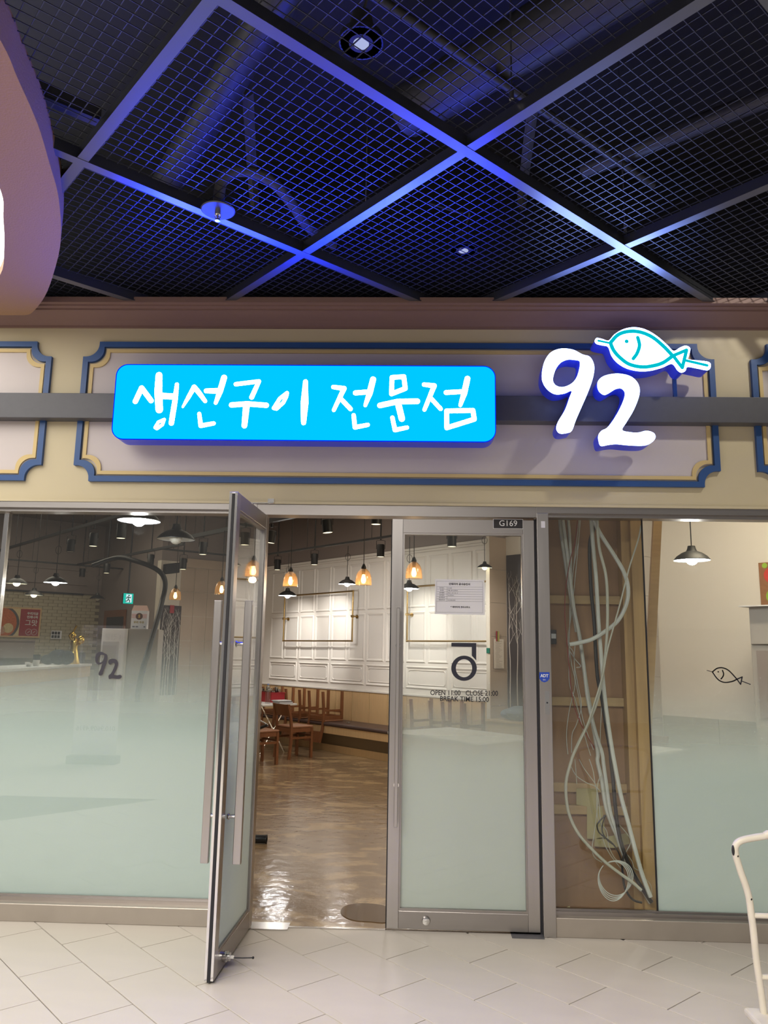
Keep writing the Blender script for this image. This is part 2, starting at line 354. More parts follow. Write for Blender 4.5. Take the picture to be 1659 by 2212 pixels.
def text(name, body, size, O, ex, ey, m, parent=None, align='CENTER', th=0.0008, sx=1.0, bold=0.0):
    cu = bpy.data.curves.new(name, 'FONT'); cu.body = body; cu.size = size; cu.align_x = align; cu.align_y = 'CENTER'; cu.extrude = th; cu.offset = bold; cu.resolution_u = 3
    to = bpy.data.objects.new(name, cu); COL.objects.link(to); bpy.context.view_layer.update()
    me = bpy.data.meshes.new_from_object(to.evaluated_get(bpy.context.evaluated_depsgraph_get()))
    bpy.data.objects.remove(to); bpy.data.curves.remove(cu)
    ex = Vector(ex).normalized(); ey = Vector(ey).normalized(); ez = ex.cross(ey); O = Vector(O)
    for v in me.vertices: v.co = O+ex*(v.co.x*sx)+ey*v.co.y+ez*v.co.z
    if parent is not None:
        off = Vector((0, 0, 0)); q = parent
        while q is not None: off = off+q.location; q = q.parent
        for v in me.vertices: v.co = v.co-off
    me.materials.clear(); return obj(name, me, m, parent)
X = Vector((1, 0, 0)); Y = Vector((0, 1, 0))
# ================================================================== STRUCTURE: mall side
def clip_poly(poly, f):   # keep f(p) >= 0
    out = []
    for i in range(len(poly)):
        a, b = poly[i], poly[(i+1) % len(poly)]; fa, fb = f(a), f(b)
        if fa >= 0: out.append(a)
        if (fa >= 0) != (fb >= 0):
            t = fa/(fa-fb); out.append((a[0]+(b[0]-a[0])*t, a[1]+(b[1]-a[1])*t))
    return out
floor = struct('floor', MB().box(-9, 9, -14, 0.045, -0.05, -0.006), 'grout', 'cream stone tiled mall floor laid diagonally')
far = obj('paving', MB().box(-9, 9, -14, -3.5, -0.006, -0.001).box(-9, -4.2, -3.5, 0.045, -0.006, -0.001).box(4.2, 9, -3.5, 0.045, -0.006, -0.001), 'farfloor', floor)
B_ = math.radians(-47.18); T1 = Vector((math.cos(B_), math.sin(B_), 0)); T2 = Vector((-math.sin(B_), math.cos(B_), 0))
OX = Vector((CAM.x, CAM.y, 0)); G = 0.0027
full_tile = None
for k in range(-14, 8):
    for m_ in range(-16, 12):
        b0 = 3.147+0.3*k; a0 = -2.926+0.6*m_+(0.306 if k % 2 else 0.0)
        q = [OX+T1*(a0+i)+T2*(b0+j) for i, j in ((G, G), (0.6-G, G), (0.6-G, 0.3-G), (G, 0.3-G))]
        poly = [(p.x, p.y) for p in q]
        inside = all(-4.2 < p[0] < 4.2 and -3.5 < p[1] < 0.04 for p in poly)
        if inside:
            c = sum(q, Vector())/4
            if full_tile is None:
                mb = MB(); dz = 0.005
                for (s_, z) in ((0.0, -dz), (0.0, -0.0008), (0.0012, 0.0)):
                    mb.V += [Vector((0, 0, z))+T1*((0.3-G-s_)*i)+T2*((0.15-G-s_)*j) for i, j in ((-1, -1), (1, -1), (1, 1), (-1, 1))]
                for r_ in range(2):
                    for e in range(4): mb.F.append((r_*4+e, r_*4+(e+1) % 4, r_*4+4+(e+1) % 4, r_*4+4+e))
                mb.F.append((8, 9, 10, 11))
                full_tile = obj('tile', mb, 'tile', floor, local=True).data
                floor.children[-1].location = c
            else:
                o = obj('tile', full_tile, None, floor); o.location = c
        else:
            for f in (lambda p: p[0]+4.2, lambda p: 4.2-p[0], lambda p: p[1]+3.5, lambda p: 0.04-p[1]): poly = clip_poly(poly, f) if poly else poly
            if len(poly) >= 3:
                ar = abs(sum(poly[i][0]*poly[(i+1) % len(poly)][1]-poly[(i+1) % len(poly)][0]*poly[i][1] for i in range(len(poly))))/2
                if ar > 0.002:
                    n = len(poly); mb = MB().add([(x, y, -0.005) for x, y in poly]+[(x, y, 0) for x, y in poly], [tuple(range(n, 2*n))]+[(i, (i+1) % n, n+(i+1) % n, n+i) for i in range(n)])
                    obj('tile', mb, 'tile', floor)

# --- fascia wall with mouldings
wallf = struct('wall_front', MB().box(-6.5, 6.5, 0.0, 0.14, 2.41, 3.64), 'cream', 'cream fascia wall above the shopfront')
obj('upper_wall', MB().box(-6.5, 6.5, 0.005, 0.14, 3.64, 4.72), 'plenum', wallf)
obj('reveal_bead', MB().box(-6.5, 6.5, -0.012, 0.0, 2.41, 2.425), 'cream', wallf)
def panel_poly(x0, x1, z0, z1, d, R=0.082, tk=0.018):
    # rectangle inset by d with ticked, concave corners
    X0, X1, Z0, Z1 = x0+d, x1-d, z0+d, z1-d; out = []; r = R
    for cx, cz, sx, sz, flip in ((X0, Z0, 1, 1, 0), (X1, Z0, -1, 1, 1), (X1, Z1, -1, -1, 0), (X0, Z1, 1, -1, 1)):
        arc = [(cx, cz+sz*(r+tk))]+[(cx+sx*(tk+r*math.sin(t)) if False else cx+sx*(r*math.sin(t)+tk*math.sin(t)*0.25), cz+sz*(r*math.cos(t)+tk*math.cos(t)*0.25)) for t in [i*PI/2/8 for i in range(9)]]+[(cx+sx*(r+tk), cz)]
        arc = [(cx, cz+sz*(r+tk)), (cx+sx*tk, cz+sz*(r+tk))]+[(cx+sx*(tk+(r)*math.sin(t)), cz+sz*(tk+(r)*math.cos(t))) for t in [i*PI/2/8 for i in range(9)]]+[(cx+sx*(r+tk), cz+sz*tk), (cx+sx*(r+tk), cz)]
        out += arc[::-1] if flip else arc
    return out
def ring(mb, po, pi, O, ex, ey, ez, d0, d1, front=True):
    n = len(po); P = lambda p, d: O+ex*p[0]+ey*p[1]+ez*d
    vs = [P(p, d0) for p in po]+[P(p, d1) for p in po]+[P(p, d1) for p in pi]+[P(p, d0) for p in pi]
    fs = []
    for r_ in range(3):
        fs += [(r_*n+i, r_*n+(i+1) % n, (r_+1)*n+(i+1) % n, (r_+1)*n+i) for i in range(n)]
    return mb.add(vs, fs)
O0 = Vector((0, 0, 0))
for nm, x0, x1 in (('central', -2.092, 1.862), ('left', -5.9, -2.295), ('right', 2.085, 5.9)):
    z0, z1 = 2.538, 3.446
    pp = lambda d: panel_poly(x0, x1, z0, z1, d)
    mb = MB(); poly_prism(mb, [pp(0.04)], O0, X, ZV, -Y, -0.001, 0.004); p_ = obj('panel', mb, 'mauve', wallf); tag(p_, 'pale mauve %s fascia panel' % nm)
    p_ = obj('moulding', ring(MB(), pp(0), pp(0.034), O0, X, ZV, -Y, 0.0, 0.024), 'blue', wallf); tag(p_, 'dark blue %s panel moulding' % nm)
    p_ = obj('inner_moulding', ring(MB(), pp(0.046), pp(0.068), O0, X, ZV, -Y, 0.0, 0.014), 'yellow', wallf); tag(p_, 'yellow %s inner moulding' % nm)
# --- cornice
prof = [(0, 3.545), (-0.022, 3.545), (-0.022, 3.556), (-0.034, 3.562), (-0.06, 3.575), (-0.14, 3.603), (-0.152, 3.603), (-0.152, 3.612), (-0.178, 3.618), (-0.178, 3.626), (-0.205, 3.630), (-0.205, 3.665), (0, 3.665)]
mb = MB(); n = len(prof); mb.add([(x, y, z) for x in (-6.5, 6.5) for y, z in prof], [(i, (i+1) % n, n+(i+1) % n, n+i) for i in range(n)]+[tuple(range(n)), tuple(range(n, 2*n))])
struct('trim_1', mb, 'cornice', 'dusty pink cornice moulding under the mesh ceiling')
# --- curved soffit with cove light
outer = [(-1.34, -4.2), (-1.37, -2.9), (-1.40, -2.41), (-1.43, -2.23), (-1.475, -1.98), (-1.54, -1.74), (-1.62, -1.47), (-1.775, -1.10), (-1.965, -0.76), (-2.15, -0.47), (-2.33, -0.25), (-2.40, -0.21)]
inner = [(-1.70, -4.2), (-1.73, -2.5), (-1.79, -1.85), (-1.86, -1.52), (-1.96, -1.31), (-2.09, -1.05), (-2.28, -0.73), (-2.6, -0.42), (-2.95, -0.21)]
oc = catmull(outer, 5, False); ic = catmull(inner, 5, False)
mb = MB(); poly_prism(mb, [oc+ic[::-1]], O0, X, Y, ZV, 3.54, 3.70)
sof = struct('ceiling', mb, 'soffit', 'curved dusty pink plaster soffit at the left')
mb = MB(); poly_prism(mb, [ic+[(-5, -0.21), (-5, -4.2)]], O0, X, Y, ZV, 3.60, 3.64); obj('cove_light_panel', mb, 'cove', sof)

# --- open mesh ceiling
slab = struct('ceiling', MB().box(-6.5, 6.5, -4.4, 0.14, 4.72, 4.8).box(-6.5, 6.5, -4.4, -4.3, 3.75, 4.72).box(-3.6, -3.5, -4.3, 0.1, 3.72, 4.72).box(3.6, 3.7, -4.3, 0.1, 3.72, 4.72), 'plenum', 'black plenum above an open metal mesh ceiling')
P0 = at_z(1007, 328, 3.64); u0, v0 = P0.dot(C1), P0.dot(C2)
RX0, RX1, RY0, RY1 = -3.2, 2.6, -4.1, -0.06
def clip_line(p, d, t0, t1):
    for c, lo, hi in ((0, RX0, RX1), (1, RY0, RY1)):
        if abs(d[c]) < 1e-9: continue
        a, b = (lo-p[c])/d[c], (hi-p[c])/d[c]
        if a > b: a, b = b, a
        t0, t1 = max(t0, a), min(t1, b)
    return (t0, t1) if t1-t0 > 0.02 else None
BWID = 0.0245
for j in range(-4, 5):
    for dirn, o_ in ((C1, C2*(v0+1.2*j)), (C2, C1*(u0+1.2*j))):
        c = clip_line(o_, dirn, -9, 9)
        if c:
            oth = C2 if dirn is C1 else C1; zb = 3.64 if dirn is C1 else 3.642
            obj('beam', MB().fbox(o_, dirn, oth, ZV, c, (-BWID, BWID), (zb, zb+0.004)).fbox(o_, dirn, oth, ZV, c, (-BWID*0.72, BWID*0.72), (zb+0.004, 3.70)), 'beam', slab)
MZ = 3.685
for i in range(-4, 4):
    for j in range(-4, 4):
        mb = MB(); cnt = 0
        for k in range(1, 24):
            o_ = C2*(v0+1.2*j+0.05*k); c = clip_line(o_, C1, u0+1.2*i+0.03, u0+1.2*(i+1)-0.03)
            if c: mb.fbox(o_, C1, C2, ZV, c, (-0.0015, 0.0015), (MZ, MZ+0.003)); cnt += 1
            o_ = C1*(u0+1.2*i+0.05*k); c = clip_line(o_, C2, v0+1.2*j+0.03, v0+1.2*(j+1)-0.03)
            if c: mb.fbox(o_, C2, C1, ZV, c, (-0.0019, 0.0019), (MZ+0.003, MZ+0.007)); cnt += 1
        if cnt > 3: obj('mesh_panel', mb, 'mesh', slab)
# --- things up in the plenum
def pz_(pts, Z): return [at_z(x, y, Z) for x, y in pts]
def plenum(name, pts, r, m, label, cat, n=14):
    mb = MB(); mb.tube(pts, r, n); return tag(obj(name, mb, m, smooth=True), label, cat)
def ext(a, b, t0, t1): return [a+(b-a)*t0, a+(b-a)*t1]
a, b = pz_([(905, 225), (1245, 20)], 4.3); plenum('air_duct', ext(a, b, -0.1, 1.6), 0.13, 'duct', 'fat round air duct above the mesh at upper right', 'duct')
a, b = pz_([(300, 500), (560, 60)], 4.3); plenum('air_duct', ext(a, b, 0.3, 1.5), 0.09, 'duct', 'slim round air duct above the mesh at upper left', 'duct')
a, b = pz_([(880, 40), (1160, 230)], 4.15); plenum('conduit_pipe', ext(a, b, -0.6, 2.2), 0.022, 'duct', 'thin conduit pipe crossing under the fat duct above the mesh', 'pipe')
a, b = pz_([(1659, 210), (1380, 320)], 4.25); plenum('conduit_pipe', ext(a, b, -0.5, 1.5), 0.05, 'duct', 'grey pipe above the mesh near the right edge', 'pipe')
plenum('sprinkler_hose', [Vector(p) for p in catmull([tuple(at_z(x, y, z)) for x, y, z in ((472, 440, 3.72), (478, 395, 3.80), (500, 372, 3.86), (545, 372, 3.9), (590, 395, 3.9), (630, 440, 3.9), (665, 490, 3.92), (720, 530, 3.95))], 6, False)], 0.028, 'ductcloth', 'ribbed flexible sprinkler hose looping above the mesh', 'hose')
plenum('support_strap', pz_([(535, 200), (545, 380), (560, 560)], 4.4), 0.03, 'ductcloth', 'dark vertical strap above the mesh behind the sprinkler hose', 'strap', 4)
plenum('support_strap', pz_([(1150, 240), (1130, 400), (1118, 570)], 4.4), 0.03, 'ductcloth', 'dark vertical strap above the mesh right of the beam crossing', 'strap', 4)
for px, py, nm in ((790, 455, 'left of the beam crossing'), (1105, 215, 'beside the fat duct'), (1350, 500, 'above the right beam crossing')):
    a = at_z(px, py, 3.70); tag(obj('hanger_rod', MB().cyl(a, a+ZV*1.0, 0.004, 6).cyl(a+ZV*0.0, a+ZV*0.04, 0.010, 8), 'chrome', smooth=True), 'thin steel ceiling hanger rod %s' % nm, 'rod')
def downlight(px, py, label, R=0.075):
    c = at_z(px, py, 3.80); t = thing('downlight', label, 'downlight', c, group='round downlights above the mesh ceiling')
    obj('housing', MB().lathe([(R*0.62, -0.005), (R*0.66, 0.06), (R*0.5, 0.12), (R*0.3, 0.13)], c, 24), 'duct', t, True)
    mb = MB()
    for k in range(28):
        an = 2*PI*k/28; d = Vector((math.cos(an), math.sin(an), 0)); mb.fbox(c, d, d.cross(ZV), ZV, (R*0.66, R*1.08), (-0.0022, 0.0022), (-0.004, 0.02))
    obj('fin_ring', mb.lathe([(R*0.62, -0.004), (R*0.70, -0.004), (R*0.70, 0.02), (R*0.62, 0.02), (R*0.62, -0.004)], c, 28).lathe([(R*1.04, -0.004), (R*1.12, -0.004), (R*1.12, 0.02), (R*1.04, 0.02), (R*1.04, -0.004)], c, 28), 'mesh', t)
    obj('lens', MB().lathe([(R*0.40, -0.006), (R*0.40, 0.0)], c, 20), emis('downlight_lens', (0.55, 0.62, 1.0), 0.75), t)
    obj('lead', MB().tube(catmull([tuple(c+Vector(v)) for v in ((0, 0, 0.12), (0.03, -0.05, 0.2), (-0.03, -0.12, 0.16), (-0.2, -0.12, 0.22))], 5, False), 0.006, 6), 'duct', t, True)
downlight(780, 92, 'finned round downlight above the mesh at the top of the picture')
downlight(1001, 540, 'finned round downlight above the mesh over the sign', 0.07)
c = at_z(471, 456, 3.63); t = thing('sprinkler', 'fire sprinkler with round cover plate under the ceiling beam', 'sprinkler', c)
obj('cover_plate', MB().lathe([(0.001, 0.0), (0.078, 0.0), (0.083, 0.004), (0.083, 0.008), (0.001, 0.008)], c, 32), 'mesh', t, True)
obj('head', MB().lathe([(0.004, -0.052), (0.013, -0.052), (0.013, -0.046), (0.006, -0.044), (0.006, -0.025), (0.015, -0.02), (0.015, 0.0)], c, 14), 'chrome', t, True)
obj('frame_arm', MB().tube([c+Vector((0.012, 0, -0.002)), c+Vector((0.014, 0, -0.03)), c+Vector((0.004, 0, -0.047))], 0.0025, 6).tube([c+Vector((-0.012, 0, -0.002)), c+Vector((-0.014, 0, -0.03)), c+Vector((-0.004, 0, -0.047))], 0.0025, 6), 'chrome', t, True)
a, b = at_z(70, 205, 3.86), at_z(213, 265, 3.86); d = (b-a).normalized(); e = d.cross(ZV)
t = thing('strip_light', 'unlit strip light fitting above the mesh beside the soffit', 'strip light', a)
obj('body', MB().fbox(a, d, e, ZV, (-0.5, (b-a).length), (-0.03, 0.03), (0.01, 0.06)), 'duct', t)
obj('diffuser', MB().fbox(a, d, e, ZV, (-0.5, (b-a).length-0.004), (-0.028, 0.028), (-0.004, 0.01)), 'mesh', t)

# --- grey channel that carries the sign
tag(obj('sign_channel', MB().box(-6.4, 6.4, -0.085, 0.0, 2.922, 3.083), 'bar', bevel=0.003), 'long dark grey metal channel running behind the illuminated sign', 'channel')

# ================================================================== SIGN
YB, YF = -0.085, -0.215
def P2(x, y, Yp): q = at_y(x, y, Yp); return (q.x, q.z)
t = thing('light_box_sign', 'cyan illuminated box sign with white handwritten Korean lettering', 'sign', (-0.68, YB, 2.81))
cs = [P2(246, 786, YF), P2(1071, 791, YF), P2(1071, 955, YF), P2(246, 950, YF)]
sx0 = (cs[0][0]+cs[3][0])/2; sx1 = (cs[1][0]+cs[2][0])/2; sz1 = (cs[0][1]+cs[1][1])/2; sz0 = (cs[2][1]+cs[3][1])/2
def rrect(x0, x1, z0, z1, r, n=8):
    out = []
    for cx, cz, a0 in ((x1-r, z1-r, 0), (x0+r, z1-r, PI/2), (x0+r, z0+r, PI), (x1-r, z0+r, 1.5*PI)):
        out += [(cx+r*math.cos(a0+PI/2*i/n), cz+r*math.sin(a0+PI/2*i/n)) for i in range(n+1)]
    return out
obj('casing', poly_prism(MB(), [rrect(sx0, sx1, sz0, sz1, 0.072)], O0, X, ZV, Y, YF+0.004, YB-0.0005), 'signblue', t)
obj('face', poly_prism(MB(), [rrect(sx0+0.004, sx1-0.004, sz0+0.004, sz1-0.004, 0.069)], O0, X, ZV, Y, YF, YF+0.004), 'cyan', t)
obj('rim', ring(MB(), rrect(sx0, sx1, sz0, sz1, 0.072), rrect(sx0+0.005, sx1-0.005, sz0+0.005, sz1-0.005, 0.067), O0, X, ZV, -Y, -YF-0.004, -YF+0.002), 'signrim', t)
def c5(p): return (240+p[0]/3.95, 770+p[1]/3.95)
def c6(p): return (650+p[0]/3.77, 770+p[1]/3.77)
SY = {
 'saeng': (c5, 3.95, [([(208, 385), (262, 270), (342, 378)], 44, 0), ([(410, 162), (404, 300), (412, 455)], [56, 66, 62], 0), ([(563, 240), (546, 380), (515, 570)], [34, 44, 44], 0), ([(440, 338), (545, 344)], 52, 0), ([(455, 538), (405, 560), (376, 608), (392, 618), (440, 582)], 25, 1)]),
 'seon': (c5, 3.95, [([(612, 432), (660, 350), (710, 262), (752, 312), (803, 382)], [18, 34, 42, 42, 34], 0), ([(812, 295), (925, 295)], [40, 50], 0), ([(965, 182), (930, 300), (893, 398)], [50, 48, 30], 0), ([(753, 490), (766, 592), (876, 572)], [32, 38, 34], 0)]),
 'gu': (c5, 3.95, [([(1065, 238), (1262, 214), (1200, 350)], [36, 36, 40], 0), ([(1028, 415), (1160, 405), (1325, 418)], 44, 0), ([(1155, 420), (1138, 592)], [56, 46], 0)]),
 'i_first': (c5, 3.95, [([(1502, 312), (1440, 360), (1388, 442), (1412, 448), (1470, 395), (1495, 345)], 31, 1)]),
 'i_second': (c6, 3.77, [([(38, 206), (30, 380), (22, 540)], [38, 62, 40], 0)]),
 'jeon': (c6, 3.77, [([(264, 250), (352, 262), (268, 438)], [34, 40, 30], 0), ([(322, 342), (404, 428)], 36, 0), ([(444, 298), (548, 290)], 40, 0), ([(588, 188), (560, 300), (524, 400)], [48, 48, 28], 0), ([(430, 480), (440, 578), (545, 558)], [34, 36, 32], 0)]),
 'mun': (c6, 3.77, [([(742, 172), (838, 166), (850, 262), (738, 306)], 38, 1), ([(644, 400), (790, 368), (948, 366)], 44, 0), ([(790, 375), (822, 508)], 50, 0), ([(745, 500), (766, 600), (864, 580)], [34, 36, 32], 0)]),
 'jeom': (c6, 3.77, [([(1002, 230), (1086, 240), (1006, 434)], [34, 40, 32], 0), ([(1062, 345), (1138, 428)], 34, 0), ([(1182, 295), (1305, 288)], 38, 0), ([(1356, 182), (1330, 300), (1298, 398)], [46, 48, 30], 0), ([(1186, 445), (1400, 440), (1412, 512), (1188, 582)], 38, 1)]),
}
pxm = (at_y(700, 870, YF)-at_y(600, 870, YF)).length/100
for k, (cf, scl, strokes) in SY.items():
    for pts, wd, cl in strokes:
        mb = MB(); q = [P2(*cf(p), YF) for p in pts]
        wm = [v/scl*pxm for v in wd] if isinstance(wd, list) else wd/scl*pxm
        stroke(mb, q, wm, lambda p, d: Vector((p[0], YF-0.0005-d, p[1])), 0.004, bool(cl))
        obj('letter_stroke', mb, 'white_led', t)
# channel letters
def c7(p): return (1140+p[0]/3.95, 690+p[1]/3.95)
YL = -0.215
def L7(pts, k=5): return [P2(*c7(p), YL) for p in (catmull(pts, k) if k else pts)]
nine_o = [(246, 930), (262, 868), (320, 770), (358, 665), (376, 606), (310, 630), (232, 634), (165, 590), (126, 520), (125, 440), (148, 350), (200, 280), (285, 249), (385, 258), (465, 298), (530, 320), (566, 390), (560, 480), (522, 600), (462, 740), (410, 860), (378, 945), (340, 966), (275, 970)]
nine_i = [(214, 515), (236, 430), (280, 368), (340, 340), (400, 342), (446, 356), (440, 430), (415, 500), (370, 550), (300, 577), (240, 563)]
two_o = [(596, 560), (612, 510), (670, 476), (770, 462), (870, 482), (930, 530), (955, 595), (945, 670), (900, 780), (840, 880), (806, 943), (870, 962), (940, 966), (1012, 951), (1070, 966), (1090, 1002), (1065, 1042), (1000, 1073), (870, 1072), (760, 1062), (690, 1068), (626, 1077), (606, 1030), (606, 985), (630, 950), (685, 918), (760, 812), (815, 700), (832, 625), (800, 586), (750, 592), (690, 628), (652, 640), (612, 612)]
fish_o = [(590, 158), (640, 168), (690, 180), (740, 128), (815, 84), (905, 67), (1000, 84), (1100, 140), (1190, 218), (1245, 268), (1300, 240), (1348, 224), (1386, 246), (1378, 300), (1372, 340), (1450, 350), (1540, 362), (1562, 392), (1540, 430), (1450, 415), (1366, 402), (1345, 438), (1312, 450), (1280, 430), (1234, 376), (1150, 408), (1050, 434), (950, 438), (850, 416), (770, 370), (718, 308), (688, 232), (640, 218), (590, 205), (574, 182)]
for nm, loops, lab in (('letter_sign', [L7(nine_o), L7(nine_i)], 'white illuminated channel numeral nine beside the cyan box sign'), ('letter_sign', [L7(two_o)], 'white illuminated channel numeral two under the fish sign'), ('fish_sign', [L7(fish_o)], 'illuminated white fish on a skewer sign with cyan outline')):
    xs = [p[0] for p in loops[0]]; zs = [p[1] for p in loops[0]]
    t = thing(nm, lab, 'sign', ((min(xs)+max(xs))/2, YB, min(zs)))
    obj('face', poly_prism(MB(), loops, O0, X, ZV, Y, YL, YL+0.008), 'white_led', t)
    obj('return', poly_prism(MB(), loops, O0, X, ZV, Y, YL+0.008, YB-0.0008), 'signblue', t)
    if nm == 'fish_sign':
        PF = lambda p, d: Vector((p[0], YL-0.0004-d, p[1])); cw = pxm/3.95
        Q = lambda pts: [P2(*c7(p), YL) for p in pts]
        obj('body_outline', stroke(MB(), Q(catmull([(706, 200), (770, 132), (860, 103), (960, 109), (1060, 150), (1150, 222), (1236, 310)], 5, False)+catmull([(1236, 312), (1150, 372), (1050, 400), (960, 405), (860, 380), (780, 320), (730, 260), (706, 202)], 5, False)), 33*cw, PF, 0.0015, True), 'cyanline', t)
        obj('tail_outline', stroke(MB(), Q([(1240, 310), (1355, 262), (1318, 412)]), 30*cw, PF, 0.0015, True), 'cyanline', t)
        obj('gill_line', stroke(MB(), Q(catmull([(938, 155), (953, 222), (932, 290), (900, 335)], 5, False)), 31*cw, PF, 0.0015), 'cyanline', t)
        obj('eye', stroke(MB(), Q([(843, 188), (844, 188)]), 34*cw, PF, 0.0015), 'cyanline', t)
        obj('skewer_line', stroke(MB(), Q([(602, 182), (702, 203)]), 18*cw, PF, 0.0015).add([], []), 'cyanline', t)
        obj('skewer_line', stroke(MB(), Q([(1345, 350), (1530, 393)]), 24*cw, PF, 0.0015), 'cyanline', t)
        a = at_y(1459, 800, -0.10); obj('support_post', MB().box(a.x-0.010, a.x+0.010, -0.082, -0.06, 3.0835, a.z+0.08), 'blue', t)

# ================================================================== SHOPFRONT
struct('trim_2', MB().box(-6.5, -0.94, -0.006, 0.12, 2.372, 2.41).box(-6.5, -0.94, 0.02, 0.12, 2.352, 2.372).box(-0.94, 0.757, 0.0, 0.12, 2.345, 2.41).box(0.757, 6.5, -0.004, 0.12, 2.372, 2.41).box(0.827, 6.5, 0.03, 0.12, 2.352, 2.372), 'steelh', 'brushed steel header over the shopfront')
w1 = sempty('window_1', (-0.94, 0.09, 0), label='left shopfront window with frosted lower film')
obj('plinth', MB().box(-6.5, -0.94, 0.0, 0.12, 0.0, 0.095), 'base', w1, bevel=0.004)
obj('glazing_bead', MB().box(-6.5, -0.94, 0.055, 0.12, 0.095, 0.116).box(-6.5, -0.94, 0.07, 0.082, 0.116, 0.126), 'steelh', w1)
obj('glass_pane', MB().box(-2.515, -0.94, 0.086, 0.094, 0.116, 2.372), 'glass', w1)
obj('glass_pane', MB().box(-6.5, -2.545, 0.086, 0.094, 0.116, 2.372), 'glass', w1)
obj('frost_film', MB().box(-2.515, -0.94, 0.0955, 0.0958, 0.12, 1.9).box(-2.515, -0.94, 0.0962, 0.0965, 0.12, 1.9), 'frost_l', w1)
obj('frost_film', MB().box(-6.5, -2.545, 0.0955, 0.0958, 0.12, 1.9).box(-6.5, -2.545, 0.0962, 0.0965, 0.12, 1.9), 'frost_l', w1)
obj('mullion', MB().box(-2.545, -2.515, 0.07, 0.115, 0.116, 2.352), 'chrome', w1, bevel=0.003)
obj('jamb', MB().box(-0.94, -0.893, 0.0, 0.12, 0.0, 2.345), 'steel', w1, bevel=0.003)
w2 = sempty('window_2', (0.79, 0.09, 0), label='right shopfront window, clear cable bay and frosted pane')
obj('post', MB().box(0.757, 0.827, -0.008, 0.12, 0.0, 2.372), 'steel', w2, bevel=0.003)
obj('plinth', MB().box(0.827, 6.5, 0.0, 0.12, 0.0, 0.102), 'base', w2, bevel=0.004)
obj('glazing_bead', MB().box(0.827, 6.5, 0.045, 0.12, 0.102, 0.122).box(0.827, 6.5, 0.07, 0.082, 0.122, 0.13), 'steelh', w2)
obj('glass_pane', MB().box(0.827, 1.407, 0.086, 0.094, 0.122, 2.372), 'glass', w2)
obj('glass_pane', MB().box(1.413, 6.5, 0.086, 0.094, 0.122, 2.372), 'glass', w2)
obj('edge_seal', MB().box(1.4065, 1.4135, 0.084, 0.096, 0.122, 2.352), 'seal', w2)
obj('frost_film', MB().box(1.416, 6.5, 0.0955, 0.0958, 0.126, 1.7).box(1.416, 6.5, 0.0962, 0.0965, 0.126, 1.7), 'frost_r', w2)
a = at_y(1173, 1133, -0.0085); obj('paper_tag', MB().box(a.x-0.012, a.x+0.012, -0.0095, -0.008, a.z-0.02, a.z+0.02), 'paper', w2)
# lock plate on the post
a = at_y(1182, 1518, -0.0085); o = obj('lock_plate', MB().box(a.x-0.013, a.x+0.013, -0.011, -0.008, a.z-0.065, a.z+0.065), 'chrome', w2); obj('keyhole', MB().cyl((a.x, -0.0125, a.z+0.0), (a.x, -0.0105, a.z), 0.005, 10), 'seal', o)

def leaf(t, Wd, s0, local=True):
    """door leaf, local x 0..Wd from hinge, y +-0.022"""
    H = 2.333; b0 = 0.012; st = 0.066
    obj('stile', MB().box(0, st, -0.022, 0.022, b0, H), 'steel', t, bevel=0.002, local=True)
    obj('stile', MB().box(Wd-st, Wd, -0.022, 0.022, b0, H), 'steel', t, bevel=0.002, local=True)
    obj('rail', MB().box(st, Wd-st, -0.021, 0.021, H-0.085, H), 'steelh', t, bevel=0.002, local=True)
    obj('rail', MB().box(st, Wd-st, -0.021, 0.021, b0, 0.105), 'steelh', t, bevel=0.002, local=True)
    obj('glazing_bead', MB().box(st, Wd-st, -0.016, 0.016, 0.105, 0.118).box(st, Wd-st, -0.016, 0.016, H-0.095, H-0.085).box(st, st+0.010, -0.016, 0.016, 0.118, H-0.095).box(Wd-st-0.010, Wd-st, -0.016, 0.016, 0.118, H-0.095), 'steelh', t, local=True)
    obj('glass_pane', MB().box(st+0.010, Wd-st-0.010, -0.004, 0.004, 0.118, H-0.095), 'glass', t, local=True)
    obj('frost_film', MB().box(st+0.010, Wd-st-0.010, s0*0.0055-0.0004, s0*0.0055-0.0001, 0.118, 1.75).box(st+0.010, Wd-st-0.010, s0*0.0055+0.0002, s0*0.0055+0.0005, 0.118, 1.75), 'frost_d', t, local=True)
    obj('seal', MB().box(Wd, Wd+0.006, -0.007, 0.007, b0-0.004, H-0.01), 'seal', t, local=True)
def pull(t, x, ys, z0, z1, wx=0.014, wy=0.020):
    h = obj('handle', MB().box(x-wx, x+wx, min(ys*0.060, ys*(0.060+2*wy)), max(ys*0.060, ys*(0.060+2*wy)), z0, z1), 'steel', t, bevel=0.003, local=True)
    for z in (z0+0.22, z1-0.22): obj('standoff', MB().cyl((x, ys*0.022, z), (x, ys*0.062, z), 0.010, 12).cyl((x, ys*0.022, z), (x, ys*0.03, z), 0.016, 12), 'chrome', h, True, local=True)
d1 = sempty('door_1', (-0.888, 0.018, 0), (0, 0, math.radians(-92.0)), 'open glass door leaf swung out towards the viewer')
leaf(d1, 0.765, 1)
pull(d1, 0.655, 1, 0.50, 1.78); pull(d1, 0.655, -1, 0.50, 1.78)
obj('edge_channel', MB().box(0.765, 0.769, -0.021, -0.009, 0.014, 2.33).box(0.765, 0.769, 0.009, 0.021, 0.014, 2.33), 'chrome', d1, local=True)
o = obj('lock_cylinder', MB().lathe([(0.024, 0), (0.026, 0.006), (0.026, 0.02), (0.02, 0.022), (0.02, 0.034), (0.001, 0.034)], (0.60, 0.021, 0.062), 20, Y), 'chrome', d1, True, local=True)
obj('key', MB().box(0.598, 0.602, 0.055, 0.075, 0.054, 0.068), 'white', o, local=True)
